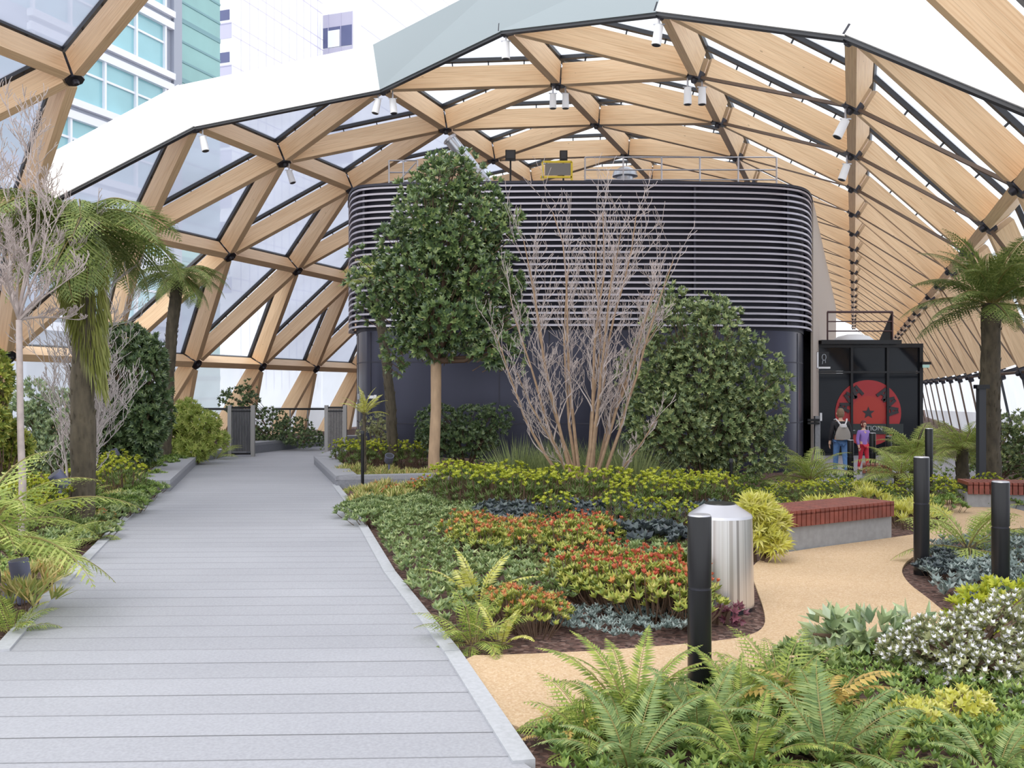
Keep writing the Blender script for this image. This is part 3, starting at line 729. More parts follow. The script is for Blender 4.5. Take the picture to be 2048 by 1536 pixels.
q = at(1853, 729, 27.9); t = thing('exit_sign', q, 'small dark and pale green exit sign sticking out from the glass entrance', 'sign')
b = MB(); b.box((0, 0, .04), (.26, .05, .08)); b.obj('sign_housing', M['black'], t)
b = MB(); b.box((-.02, -.01, -.05), (.2, .03, .09)); b.obj('sign_face', pbr('pale green sign', srgb(186, 226, 214), .5), t)
# card reader post beside the pavilion
q = gd(1634, 24.0); hh = at(1634, 832, 24).z - q.z
t = thing('reader_post', q, 'pale grey access post beside the rounded pavilion corner', 'post')
b = MB(); b.box((0, 0, hh / 2), (.13, .13, hh)); b.obj('column', M['concrete'], t)
b = MB(); b.box((.07, -.08, hh - .02), (.05, .04, .2)); b.obj('reader', M['white'], t)
b = MB(); b.box((-.12, -.1, hh - .1), (.3, .04, .06)); b.box((-.12, -.1, hh - .18), (.3, .04, .05)); b.obj('barrier_arm', M['black'], t)

# ================================================================== FENCE GATES AND RAILS AT THE END OF THE DECK
M['gate_mesh'] = pbr('dark woven gate', srgb(92, 92, 96), .6, 0, .3, 30, stretch=(1, 1, .1))
M['post'] = pbr('weathered silver post', srgb(150, 148, 148), .5, .4)
def gate(x0, x1, ytop, D, label, mt):
    p0, p1 = at(x0, 900, D), at(x1, 900, D); p0.z = p1.z = .02; h = at(x0, ytop, D).z; w = p1.x - p0.x
    t = thing('fence_gate', p0, label, 'gate')
    for x in (0, w):
        b = MB(); b.box((x, 0, h / 2), (.09, .09, h)); b.obj('post', M['post'], t)
    b = MB(); b.box((w / 2, 0, h / 2 + .02), (w - .1, .04, h - .22)); b.obj('infill_panel', mt, t)
    for z_, hh_ in ((h - .06, .05), (h - .15, .03), (.07, .04)): b = MB(); b.box((w / 2, 0, z_), (w - .08, .06, hh_)); b.obj('rail', M['black'], t)
    b = MB(); n = 12
    for i in range(1, n): b.box((.05 + (w - .1) * i / n, -.025, h / 2 + .02), (.012, .012, h - .24))
    b.obj('infill_slat', M['steel_dark'], t)
gate(460, 506, 812, 23.8, 'dark slatted gate panel between silver posts at the end of the deck, the free-standing one', M['gate_mesh'])
gate(653, 690, 812, 24.0, 'paler slatted gate panel tucked against the pavilion corner', pbr('pale gate boards', srgb(150, 146, 144), .6, 0, .2, 20))
def handrail(x0, x1, y, D, label):
    p0, p1 = at(x0, y, D), at(x1, y, D); g = V((p0.x, D, 0)); t = thing('hand_rail', g, label, 'hand rail'); d = V((p1.x - p0.x, 0, 0)); z = p0.z
    b = MB(); b.bar((0, 0, z), d + V((0, 0, z)), .08, .06); b.obj('top_rail', M['black'], t)
    n = 3
    for i in range(n + 1): b = MB(); b.box(d * (i / n) + V((0, 0, z / 2)), (.04, .04, z)); b.obj('post', M['post'], t)
handrail(350, 457, 818, 24.3, 'dark hand rail over the yellow-green shrub before the gate')
handrail(545, 651, 818, 29.5, 'dark hand rail between the two gate panels')

# ================================================================== BOLLARDS, BIN, BENCHES
def bollard(x, D, ytop, label, w=.135):
    p = gd(x, D); h = at(x, ytop, D).z - p.z; r_ = w / 2
    t = thing('bollard_light', p, label, 'bollard', 'black bollard lights along the path')
    hb = h * .6
    b = MB(); b.lathe([(r_ * 1.0, -.03), (r_, hb - .006)], 28); b.obj('post', M['black'], t, smooth=40)
    b = MB(); b.lathe([(r_ * .9, hb - .008), (r_ * .9, hb + .012)], 28); b.obj('joint_ring', M['steel_dark'], t, smooth=40)
    b = MB(); b.lathe([(r_, hb + .01), (r_, h - .012), (r_ * .96, h - .003)], 28); b.obj('head', M['black'], t, smooth=40)
    b = MB(); b.lathe([(r_ * .97, h - .004), (r_ * .9, h + .004), (0, h + .006)], 28); b.obj('cap', M['alu'], t, smooth=40)
bollard(1399, 5.25, 1030, 'tall black bollard light in front of the steel bin', .131)
bollard(1843, 8.83, 914, 'black bollard light at the bed corner across the sandy path', .14)
bollard(2001, 7.86, 963, 'black bollard light before the far wooden bench', .14)
bollard(1858, 15.2, 857, 'slim black bollard light half hidden behind another bollard', .12)
bollard(1745, 20.0, 866, 'distant black bollard light beside the child', .135)
bollard(1701, 20.1, 880, 'distant black bollard light just beside the adult in jeans', .13)
bollard(1777, 22.0, 872, 'most distant black bollard light by the pale ferns', .14)
p = gp(1440, 1212); t = thing('litter_bin', p, 'brushed stainless steel bin with a sloping lid beside the path', 'bin')
def brushed():
    m, tt, o = nt('brushed stainless'); b = N(tt, 'BsdfPrincipled'); tc = N(tt, 'TexCoord'); sp = N(tt, 'SeparateXYZ'); at2 = N(tt, 'Math', operation='ARCTAN2')
    tt.links.new(tc.outputs['Object'], sp.inputs[0]); tt.links.new(sp.outputs[0], at2.inputs[0]); tt.links.new(sp.outputs[1], at2.inputs[1])
    nz = N(tt, 'TexNoise', noise_dimensions='1D'); nz.inputs['Scale'].default_value = 4.5; nz.inputs['Detail'].default_value = 4; tt.links.new(at2.outputs[0], nz.inputs['W'])
    r_ = ramp(tt, [(.3, srgb(150, 146, 146)), (.5, srgb(222, 220, 222)), (.7, srgb(180, 174, 172))], nz.outputs[0]); tt.links.new(r_.outputs[0], b.inputs['Base Color'])  # upright reflection streaks painted into the steel colour
    b.inputs['Metallic'].default_value = .85; b.inputs['Roughness'].default_value = .33; tt.links.new(b.outputs[0], o.inputs[0]); return m
M['brushed'] = brushed()
hb = at(1440, 1033, p.y).z
b = MB(); b.lathe([(.262, .02), (.247, hb)], 28); b.obj('body', M['brushed'], t, smooth=20)
b = MB(); b.lathe([(.245, -.02), (.245, .022)], 28); b.obj('plinth', M['steel_dark'], t)
b = MB(); b.lathe([(.25, hb), (.243, hb + .02), (.12, hb + .10)], 28); b.obj('lid', M['alu'], t, smooth=20)
b = MB(); b.lathe([(.12, hb + .1), (.115, hb + .108), (0, hb + .108)], 28); b.obj('lid_cap', M['black'], t, smooth=40)
def bench(name, a, c, depth, h, label):
    """a, c: front corners on the ground"""
    e = (c - a); L = e.length; rz = atan2(e.y, e.x); t = thing(name, (a + c) / 2, label, 'bench', rz=rz)
    b = MB(); b.box((0, depth / 2, (h - .15) / 2 - .02), (L, depth, h - .13)); b.obj('concrete_base', M['concrete'], t)
    n = int(L / .072)
    for i in range(min(n, 30)):
        b = MB(); x = -L / 2 + (i + .5) * L / min(n, 30); w = L / min(n, 30) * .8
        b.box((x, depth / 2 - .005, h - .025), (w, depth + .07, .05)); b.box((x, -.02, h - .1), (w, .04, .14))
        b.obj('seat_slat', M['bench_wood'], t)
    b = MB(); b.box((0, depth / 2 + .04, h - .075), (L - .02, depth - .06, .06)); b.obj('seat_bearer', M['steel_dark'], t)
a, c = gp(1578, 1103), gp(1783, 1076); hB = at(1578, 1022, a.y).z
bench('timber_bench', a, c, .5, hB, 'red hardwood slat bench on a concrete block beside the yellow shrub')
a = gp(1934, 1026); c = a + V((2.2, -.42, 0)); bench('timber_bench', a, c, .5, at(1934, 964, a.y).z - a.z, 'long red hardwood slat bench on the far side of the sandy path')
a = gd(1724, 19.0); c = gd(1785, 18.8); bench('timber_bench', a, c, .5, .45, 'distant orange wooden bench behind the two thin bollards')
# marker posts in the beds
for x, y, yt, lb in ((725, 980, 862, 'thin black stake rising from the planter corner'), (1462, 1012, 918, 'thin black stake behind the steel bin')):
    p = gp(x, y); h = at(x, yt, p.y).z - p.z; t = thing('marker_stake', p, lb, 'stake')
    b = MB(); b.tube([(0, 0, -.05), (0, 0, h)], .028, 10); b.obj('post', M['black'], t, smooth=40)
    b = MB(); b.lathe([(.034, h - .05), (.034, h), (0, h + .01)], 12); b.obj('cap', M['rail'], t, smooth=40)
p = gd(1962, 16.6); t = thing('lamp_post', p, 'dark square post standing against the tree fern trunk', 'post'); h = at(1962, 770, 16.6).z - p.z
b = MB(); b.box((0, 0, h / 2), (.12, .12, h)); b.obj('column', M['rail'], t)
b = MB(); b.box((.0, -.02, h - .03), (.22, .14, .07)); b.obj('head', M['black'], t)
# garden spotlights
M['can'] = pbr('slate blue spotlight can', srgb(96, 98, 122), .45, .2)
def garden_spot(x, y, D, r_, L, tilt, label):
    p = at(x, y, D); g_ = V((p.x, p.y, gz(p.x, p.y))); t = thing('garden_spotlight', g_, label, 'spotlight'); h = p.z - g_.z
    d = V(tilt).normalized(); c = V((0, 0, h))
    b = MB(); b.tube([c - d * L * .5, c - d * L * .35, c + d * L * .4, c + d * L * .5], [r_ * .7, r_ * .95, r_, r_], 18); b.obj('housing', M['can'], t, smooth=40)
    b = MB(); b.tube([c + d * L * .46, c + d * L * .505], [r_ * .86, r_ * .84], 18); b.obj('lens', M['rail'], t)
    b = MB(); b.tube([(0, 0, -.04), (0, 0, max(.02, h - L * .3))], .02, 8); b.lathe([(r_ * .8, 0), (r_ * .7, .05), (.02, .07)], 14); b.obj('base', M['can'], t, smooth=40)
garden_spot(42, 1150, 7.6, .075, .25, (-.12, -.1, 1), 'slate blue spotlight can in the mulch beside the near deck edge')
garden_spot(120, 960, 11.2, .085, .2, (-.5, -.4, .8), 'slate blue spotlight can below the bare pale shrub')
garden_spot(229, 912, 16.5, .1, .2, (-.4, -.4, .9), 'slate blue spotlight can under the dark evergreen by the deck')
garden_spot(778, 918, 17.6, .085, .16, (.2, -.5, .8), 'pale round spotlight in the planter of the standard tree')
p = gp(28, 1188); t = thing('junction_box', p, 'small domed cable box next to the near spotlight can', 'box')
b = MB(); b.lathe([(.085, -.02), (.085, .04), (.06, .1), (0, .13)], 18); b.obj('body', M['can'], t, smooth=40)
b = MB(); b.lathe([(.022, .12), (.022, .16), (0, .165)], 12, (.02, -.03, 0)); b.obj('cap', M['white'], t)
# ================================================================== PLANTS
L = {}
L['treefern'] = leafm('tree fern green', [(58, 84, 40), (84, 112, 56), (110, 134, 76), (142, 160, 104)])
L['treefern_pale'] = leafm('pale tree fern green', [(92, 124, 56), (126, 154, 76), (154, 178, 100), (186, 200, 130)], .4)
L['fern'] = leafm('sword fern green', [(62, 92, 36), (92, 122, 46), (122, 148, 62), (156, 174, 88)], .35)
L['fern_blue'] = leafm('blue green fern', [(60, 94, 56), (84, 118, 72), (110, 140, 92), (148, 170, 122)], .35)
L['fern_gold'] = leafm('yellow green fern', [(136, 150, 56), (168, 176, 72), (196, 196, 96), (214, 206, 120)])
L['fern_brown'] = leafm('withered fern', [(120, 96, 40), (176, 140, 52), (206, 172, 76), (150, 110, 50)])
L['camellia'] = leafm('glossy camellia leaves', [(36, 60, 40), (52, 82, 52), (70, 102, 62), (104, 134, 88), (176, 192, 150)], .15, .28, .7)  # leaf sheen put into the palest colours, besides the real gloss
L['bud'] = leafm('pale buds', [(206, 196, 140), (196, 150, 110)])
L['dark_ever'] = leafm('dark evergreen leaves', [(28, 50, 34), (44, 70, 46), (62, 90, 60), (110, 134, 100)], .12, .32, .5)
L['pitto'] = leafm('grey green evergreen leaves', [(46, 68, 50), (66, 92, 66), (88, 114, 82), (120, 142, 106), (170, 184, 142)], .15, .38, .45)
L['spurge'] = leafm('lime spurge', [(96, 122, 34), (140, 160, 36), (170, 186, 48), (200, 208, 84)], .4)
L['spurge_low'] = leafm('spurge lower leaves', [(44, 66, 32), (66, 92, 40), (86, 112, 50)])
L['pachy'] = leafm('ground cover leaves', [(52, 80, 46), (78, 108, 66), (106, 134, 88), (158, 176, 136)], .25, .35, .5)
L['pachy2'] = leafm('green ground cover leaves', [(44, 76, 38), (72, 108, 50), (104, 138, 66), (136, 164, 90)], .25)
L['ivyblue'] = leafm('grey blue ground cover leaves', [(58, 76, 72), (84, 102, 98), (116, 132, 128), (160, 172, 168)], .15, .4)
L['skim'] = leafm('skimmia leaves', [(64, 92, 36), (102, 126, 46), (148, 158, 64), (188, 178, 92)], .2)
L['skim_red'] = leafm('red skimmia buds', [(146, 36, 26), (178, 60, 36), (196, 92, 48), (160, 48, 36)], .15)
L['skim_orange'] = leafm('orange young leaves', [(188, 100, 44), (206, 142, 64), (176, 84, 40), (150, 60, 40)], .2)
L['gold'] = leafm('golden leaves', [(140, 152, 58), (184, 190, 74), (210, 210, 100), (216, 206, 120)], .35)
L['variegated'] = leafm('cream and green leaves', [(72, 104, 48), (130, 146, 72), (206, 196, 120), (190, 130, 60)], .25)
L['heuch'] = leafm('dark blue green leaves', [(26, 34, 42), (40, 50, 56), (56, 68, 70), (70, 84, 78)], .1, .4)
L['purple'] = leafm('purple leaves', [(84, 40, 56), (120, 56, 72), (150, 84, 96)], .15)
L['arum'] = leafm('silver green leaves', [(84, 112, 92), (116, 146, 122), (150, 174, 150), (184, 200, 180)], .15, .35)
L['grass'] = leafm('grey green blades', [(66, 88, 60), (96, 116, 80), (128, 144, 104)], .25)
L['olearia'] = leafm('grey green shrub leaves', [(92, 106, 84), (122, 134, 110), (152, 160, 138)], .2)
L['flower'] = leafm('white flowers', [(226, 226, 230), (244, 244, 246), (236, 232, 240)], .2, .6)
L['moss'] = leafm('hanging old fronds', [(84, 96, 40), (108, 122, 54), (128, 140, 74), (92, 84, 44)], .15)
bark = pbr('dark fibrous trunk', srgb(74, 66, 52), .9, 0, .4, 14, .8, stretch=(1, 1, .35))
bark_tan = pbr('smooth tan bark', srgb(176, 146, 116), .75, 0, .2, 10, .3, stretch=(1, 1, .3))
bark_twig = pbr('lilac grey twig', srgb(178, 164, 160), .75, 0, .15, 12)
bark_pale = pbr('tan brown bark', srgb(152, 124, 98), .75, 0, .18, 12)
bark_grey = pbr('pale grey twig bark', srgb(188, 178, 176), .8, 0, .15, 12)
twig_dark = pbr('brown twig', srgb(92, 70, 54), .8)
rachis = pbr('brown green rachis', srgb(124, 112, 58), .6)

def frond_mesh(name, length, width, npair, a0, bend, mat, bip=0, seed=0, shape='fern', twist=0):
    """one frond growing along +X, starting at elevation a0 (deg) and bending by `bend` deg; leaflets along both sides"""
    r = random.Random(seed); b = MB(); steps = 18; p = V((0, 0, 0)); pts = [p.copy()]; dirs = []
    for i in range(steps):
        a = radians(a0 - bend * ((i + .5) / steps) ** 1.3); d = V((cos(a), sin(twist * i / steps) * .25, sin(a))).normalized(); dirs.append(d); p = p + d * (length / steps); pts.append(p.copy())
    dirs.append(dirs[-1])
    b.k = 1; b.tube(pts, [max(.0015, length * .009 * (1 - .85 * i / steps)) for i in range(steps + 1)], 4, caps=False); b.k = 0
    s0 = .12 if shape == 'fern' else .2
    for i in range(npair):
        s = s0 + (1 - s0) * (i + .3) / npair; q = s * steps; j = min(int(q), steps - 1); f = q - j
        c = pts[j].lerp(pts[j + 1], f); d = dirs[j]; up = V((0, 1, 0)).cross(d) * -1; up.normalize()
        x = (s - s0) / (1 - s0)
        w = width * (min(1, .35 + x * 2.2) if shape == 'fern' else min(1, .3 + x * 3)) * (1 - x ** 2.2) + width * .04
        for sg in (-1, 1):
            dd = (V((0, 1, 0)) * sg + d * (.28 + .5 * x) - up * (.15 + .25 * r.random())).normalized()
            lw = w * (.9 + .2 * r.random())
            if not bip:
                b.leaf(c, dd, lw, max(.006, length * .9 / npair * 1.05), up=up, fold=.15, wide=.3)
            else:
                b.leaf(c, dd, lw, .012 + lw * .03, up=up, fold=.1)
                for m_ in range(bip):
                    y = (m_ + .6) / bip; cc = c + dd * (lw * y) - up * (lw * .18 * y * y); l2 = lw * .26 * (1 - y * .75)
                    for s2 in (-1, 1): b.leaf(cc, (d * s2 + dd * .65 - up * .15), l2, l2 * .5, up=up, fold=.1)
    return b.mesh(name, [mat, rachis])

FR = {}
def fronds(key, length, width, npair, mat, bip=0, shape='fern', els=((80, 70), (65, 75), (50, 80), (30, 75), (8, 60))):
    FR[key] = [frond_mesh('%s_frond_%d' % (key, i), length * (1 if i < 4 else .9), width, npair, a0, bd, mat, bip, 31 * i + len(key), shape, (-1) ** i * .8) for i, (a0, bd) in enumerate(els)]
fronds('tree', 1.55, .42, 28, L['treefern'], 6)
fronds('treedroop', 1.6, .46, 28, L['treefern'], 6, els=((34, 80), (24, 85), (14, 85), (2, 80), (-18, 62)))
fronds('treeup', 1.1, .2, 24, L['treefern'], 5, els=((86, 16), (80, 20), (74, 22), (84, 18), (70, 25)))
fronds('treepale', 1.1, .27, 20, L['treefern_pale'], 5, els=((70, 80), (55, 80), (40, 75), (25, 75), (8, 55)))
fronds('sword', .8, .12, 34, L['fern'], 0)
fronds('swordblue', .85, .15, 38, L['fern_blue'], 0)
fronds('lady', .6, .15, 18, L['fern'], 4)
fronds('gold', .55, .1, 18, L['fern_gold'], 0, els=((85, 50), (75, 55), (60, 60), (45, 65), (25, 60)))
fronds('brown', .5, .09, 16, L['fern_brown'], 0, els=((75, 95), (60, 100), (45, 95), (30, 80), (10, 60)))

def crown(root, key, n, seed, z=0, sc=(.8, 1.1), lean=None, el=None, skip=None, name='frond', r0=.0):
    r = random.Random(seed)
    for i in range(n):
        az = 2 * pi * (i * .382) + r.uniform(-.25, .25)
        if skip and skip(az % (2 * pi)): continue
        k = el(i, n) if el else min(4, int(i * 5 / n))
        s = r.uniform(*sc); o = link(name, FR[key][k], root, (r0 * cos(az), r0 * sin(az), z), (r.uniform(-.25, .25), r.uniform(-.12, .12), az), s)
def tree_fern(loc, h, r0, r1, key, n, label, seed, sc=(.8, 1.05), skirt=0, lean=(0, 0), group=None, skip=None):
    t = thing('tree_fern', loc, label, 'tree fern', group); r = random.Random(seed)
    b = MB(); k = 14; pts = [V((lean[0] * (i / k) ** 2 + r.uniform(-.01, .01), lean[1] * (i / k) ** 2, -.08 + (h + .08) * i / k)) for i in range(k + 1)]
    b.tube(pts, [(r0 + (r1 - r0) * i / k) * r.uniform(.93, 1.07) for i in range(k + 1)], 12)
    for i in range(int(h * 40)):
        f = r.random(); a = r.uniform(0, 2 * pi); p = V((lean[0] * f * f, lean[1] * f * f, h * f)); rr = r0 + (r1 - r0) * f
        q = p + V((cos(a), sin(a), 0)) * rr * .95; b.tube([q, q + V((cos(a) * .02, sin(a) * .02, .07))], [.014, .004], 4, caps=False)
    b.obj('trunk', bark, t, smooth=50)
    top = thing('fern_crown', (lean[0], lean[1], h - .03), None, None); top.parent = t
    crown(top, key, n, seed, sc=sc, skip=skip)
    if skirt:
        b = MB()
        for i in range(skirt):
            f = r.uniform(.05, 1) ** .8; a = r.uniform(0, 2 * pi); rr = r1 * 1.05 + .16 * r.random() * (1 - f * .5)
            z = h - .1 - f * h * .5 * (.7 + .3 * cos(a)); b.leaf(V((lean[0], lean[1], 0)) + V((cos(a) * rr, sin(a) * rr, z)), V((cos(a) * .25, sin(a) * .25, -1)), r.uniform(.15, .38), r.uniform(.015, .035), up=V((-sin(a), cos(a), 0)))
        b.obj('dead_frond_skirt_foliage', L['moss'], t)
    return t
def at_ground(x, D): return gd(x, D, -.02)
def upright(t, n, seed, sc):
    top = [c for c in t.children if c.type == 'EMPTY'][0]; crown(top, 'treeup', n, seed, sc=sc)
# big tree fern of the left bed, smaller companion, entrance tree fern
p = at_ground(165, 11.5); tree_fern(p, at(165, 440, 11.5).z - p.z, .15, .13, 'treedroop', 38, 'tallest tree fern, shaggy green trunk skirt, beside the dark evergreen by the deck', 5, (.84, 1.06), 1300, (.02, 0), skip=lambda a: a < .55 or a > 5.75)
p = at_ground(330, 20.5); tree_fern(p, at(362, 545, 20.5).z - p.z, .14, .12, 'treedroop', 22, 'slim dark-trunked tree fern with a flat crown behind the dark evergreen', 9, (.66, .82), 0, (.3, 0))
p = at_ground(1978, 17.0); t_ = tree_fern(p, at(1980, 608, 17).z - p.z, .2, .16, 'tree', 30, 'tree fern with a thick brown trunk beside the dark square post', 14, (.95, 1.2), 0, (.05, 0))
upright(t_, 5, 3, (.85, 1.05))
p = at_ground(786, 19.5); tree_fern(p, at(742, 560, 19.5).z - p.z, .11, .09, 'treepale', 13, 'tree fern half hidden behind the standard tree, pale crown to one side', 21, (.75, .95), 0, (-.42, .1))
p = at_ground(1925, 17.8); tree_fern(p, .85, .13, .1, 'treepale', 26, 'low pale tree fern with a short dark trunk, before the thick-trunked one', 25, (.75, 1.0))
p = at_ground(1830, 19.5); tree_fern(p, .6, .12, .1, 'treepale', 26, 'low pale tree fern beside the glass entrance', 27, (.8, 1.1))
p = at_ground(1800, 17.5); tree_fern(p, .4, .1, .1, 'treepale', 20, 'lowest pale tree fern behind the slim bollard', 28, (.7, .95))
p = at_ground(728, 17.2); tree_fern(p, at(728, 828, 17.2).z - p.z, .035, .03, 'gold', 9, 'miniature yellow tree fern on a thin dark stem in the stone planter', 33, (.9, 1.15))
p = at_ground(-45, 6.9); tree_fern(p, .62, .15, .14, 'treepale', 18, 'low tree fern arching over the near deck edge', 41, (.9, 1.15))
p = at_ground(1620, 17.5); tree_fern(p, .3, .08, .08, 'treepale', 22, 'pale arching fern at the foot of the grey-green evergreen', 43, (.8, 1.0))
p = at_ground(1935, 9.3); tree_fern(p, .18, .06, .06, 'treepale', 11, 'spreading pale fern between the two path-side bollards', 45, (.65, .85))
p = at_ground(1130, 8.0) if False else None

# ---------------------------------------------------------------- shrubs and leafy trees
def rosette(b, c, d, n, Ll, W, r, spread=.9, m=0, fold=.2):
    d = V(d).normalized(); x = d.cross(V((.3, .2, .93)))
    if x.length < .05: x = d.cross(V((1, 0, 0)))
    x.normalize(); y = d.cross(x); o = r.random() * 6
    for i in range(n):
        a = o + 2 * pi * i / n; k = spread * r.uniform(.6, 1.3)
        b.leaf(c, d + (x * cos(a) + y * sin(a)) * k, Ll * r.uniform(.75, 1.15), W * r.uniform(.8, 1.15), up=d, fold=fold, m=m)
def blob_points(blobs, n, r, shell=.45):
    out = []; tot = sum(q[1][0] * q[1][1] * q[1][2] for q in blobs)
    for c, rad in blobs:
        for _ in range(int(n * rad[0] * rad[1] * rad[2] / tot) + 1):
            v = V((r.gauss(0, 1), r.gauss(0, 1), r.gauss(0, 1))).normalized(); k = shell + (1 - shell) * r.random() ** .45
            out.append((V(c) + V((v.x * rad[0], v.y * rad[1], v.z * rad[2])) * k, v))
    return out
def shrub(name, loc, blobs, n, leafmat, Ll, W, label, cat, seed, nl=6, stems=5, stem_h=None, extra=None, spread=.9, trunk=None, group=None, holes=False):
    t = thing(name, loc, label, cat, group); r = random.Random(seed); b = MB()
    pts = blob_points(blobs, n, r)
    from mathutils import noise
    pts = [q for q in pts if not holes or noise.noise(q[0] * 1.9 + V((seed, 0, 0))) > -.36 + r.uniform(-.2, .2)]
    for c, v in pts: rosette(b, c, v + V((0, 0, .35)), nl, Ll, W, r, spread)
    b.obj('foliage', L[leafmat], t)
    if extra:
        mt, fr_, sz = extra; e = MB()
        for c, v in pts:
            if r.random() < fr_: rosette(e, c + v * Ll * .4, v + V((0, 0, .4)), 4, sz, sz * .6, r, .6)
        e.obj('bud_sprays' if mt == 'bud' else 'flower_sprays', L[mt], t)
    if not trunk:
        s = MB()
        for i in range(stems):
            c, v = pts[r.randrange(len(pts))]; a = V((r.uniform(-.08, .08), r.uniform(-.08, .08), -.05)); s.tube([a, a.lerp(c, .5) + V((0, 0, .08)), c], [.03, .02, .008], 5)
        for c, v in pts[::9]:
            q = c * .55 + V((0, 0, c.z * .2)); s.tube([q, c], [.008, .003], 3, caps=False)
        s.obj('branches', twig_dark, t)
    return t, pts
# standard camellia-like tree
p = at_ground(868, 17.8)
def rz(x, y, D=17.8): q = at(x, y, D) - p; return q
bl = []
for x, y, rx, ry, in ((880, 325, 40, 26), (820, 370, 30, 26), (975, 380, 30, 26), (1025, 440, 26, 24), (730, 520, 34, 26), (715, 560, 26, 22), (1015, 570, 30, 40), (775, 470, 24, 22), (1035, 650, 24, 30), (795, 725, 24, 22), (1030, 730, 20, 20), (895, 370, 62, 62), (850, 430, 62, 58), (955, 430, 62, 62), (900, 480, 95, 70), (800, 500, 40, 36), (1010, 455, 34, 30), (850, 560, 100, 66), (960, 560, 85, 75), (770, 610, 62, 46), (900, 640, 110, 62), (1000, 640, 56, 52), (860, 690, 62, 34), (800, 690, 48, 36), (985, 700, 52, 34), (930, 340, 40, 34), (745, 590, 36, 28), (1020, 700, 30, 30)):
    c = rz(x, y); k = 17.8 / F; bl.append((c + V((0, R.uniform(-.25, .25), 0)), (rx * k, rx * k * .9, ry * k)))
tr, pts = shrub('camellia_tree', p, bl, 4300, 'camellia', .135, .066, 'tall standard tree with a clear tan trunk and glossy dark leaves in the stone planter', 'tree', 3, 7, extra=('bud', .05, .05), trunk=True, holes=True)
b = MB(); fork = rz(872, 722)
b.tube([V((0, 0, -.05)), V((0, 0, .5)), fork * .6 + V((.015, 0, 0)), fork], [.125, .105, .098, .1], 14); b.obj('trunk', bark_tan, tr, smooth=60)
b = MB()
for x, y in ((800, 640), (1000, 690), (850, 560), (935, 600), (900, 450), (960, 520), (985, 705)):
    q = rz(x, y) + V((0, R.uniform(-.4, .4), 0)); mid = fork.lerp(q, .5) + V((0, 0, -.08 if y > 650 else .12)); b.tube([fork, mid, q], [.06, .04, .018], 7)
for c, v in pts[::7]: b.tube([c * .75 + V((0, 0, c.z * .18)), c], [.012, .004], 3, caps=False)
b.obj('branches', twig_dark, tr, smooth=60)
# evergreen right of the bare shrub
p = at_ground(1405, 17.0)
def blobs(ls, D, base, dy=.3):
    k = D / F; return [(at(x, y, D) - base + V((0, R.uniform(-dy, dy), 0)), (rx * k, rx * k * .9, ry * k)) for x, y, rx, ry in ls]
shrub('evergreen_shrub', p, blobs(((1335, 575, 16, 26), (1445, 600, 14, 24), (1395, 625, 22, 30), (1255, 750, 20, 40), (1570, 780, 16, 50), (1500, 680, 26, 34), (1350, 660, 70, 70), (1430, 670, 62, 70), (1310, 740, 70, 80), (1400, 760, 95, 80), (1490, 760, 72, 70), (1330, 850, 90, 80), (1430, 860, 110, 80), (1520, 830, 52, 60), (1350, 610, 30, 40), (1425, 620, 30, 36), (1540, 720, 26, 40), (1280, 810, 46, 70), (1500, 900, 70, 50), (1540, 790, 40, 60)), 17, p), 4600, 'pitto', .115, .05, 'big rounded grey-green evergreen shrub before the entrance end of the pavilion', 'shrub', 8, 8, holes=True)
p = at_ground(275, 17.5)
shrub('evergreen_shrub', p, blobs(((245, 690, 56, 44), (285, 740, 50, 66), (215, 760, 52, 60), (255, 830, 78, 66), (298, 840, 40, 60), (230, 890, 60, 44), (318, 700, 16, 34), (280, 890, 42, 34), (200, 680, 26, 40), (225, 925, 56, 26), (328, 780, 14, 40)), 17.5, p), 3200, 'dark_ever', .125, .055, 'dark rounded evergreen shrub on the fern side of the deck', 'shrub', 12, 8, extra=('flower', .006, .035), holes=True)
p = at_ground(8, 10.5)
shrub('evergreen_shrub', p, blobs(((2, 760, 26, 60), (-8, 840, 36, 60), (8, 880, 26, 40), (-4, 900, 40, 40)), 10.5, p), 900, 'skim', .085, .04, 'narrow yellow-green shrub cut off by the picture edge beyond the low tree fern', 'shrub', 13, 7)
p = at_ground(105, 15.5)
shrub('silver_shrub', p, blobs(((80, 800, 40, 40), (110, 830, 60, 50), (70, 860, 50, 50), (140, 870, 50, 46), (100, 900, 70, 34)), 15.5, p), 1500, 'arum', .1, .035, 'soft grey-green shrub behind the bare pale shrub', 'shrub', 15, 7, spread=.6)
p = at_ground(392, 21.5)
shrub('feathery_shrub', p, blobs(((370, 820, 26, 20), (400, 845, 40, 24), (370, 870, 36, 24), (420, 880, 34, 22), (385, 900, 44, 20), (350, 850, 22, 40)), 21.5, p), 1100, 'treefern_pale', .13, .035, 'soft yellow-green feathery shrub just before the free-standing gate', 'shrub', 16, 7, spread=1.1)
p = at_ground(930, 19.6)
shrub('low_evergreen', p, blobs(((880, 850, 50, 40), (950, 850, 50, 40), (990, 840, 36, 36), (920, 880, 80, 30), (860, 870, 30, 30)), 19.6, p), 1300, 'dark_ever', .09, .04, 'low dark rounded shrub behind the tan trunk of the standard tree', 'shrub', 17, 7)
p = at_ground(560, 26.5)
shrub('low_evergreen', p, blobs(((480, 800, 40, 26), (540, 850, 40, 34), (590, 860, 40, 24), (520, 880, 46, 22), (610, 875, 44, 18), (500, 780, 16, 20)), 26.5, p), 800, 'dark_ever', .11, .045, 'sparse dark shrub behind the two gate panels', 'shrub', 18, 6)
p = at_ground(750, 20.5)
shrub('silver_shrub', p, blobs(((745, 845, 24, 20), (765, 860, 26, 22), (735, 870, 24, 18)), 20.5, p), 160, 'olearia', .08, .03, 'small silvery shrub in front of the pavilion wall lettering', 'shrub', 19, 6)
p = at_ground(1985, 19.5)
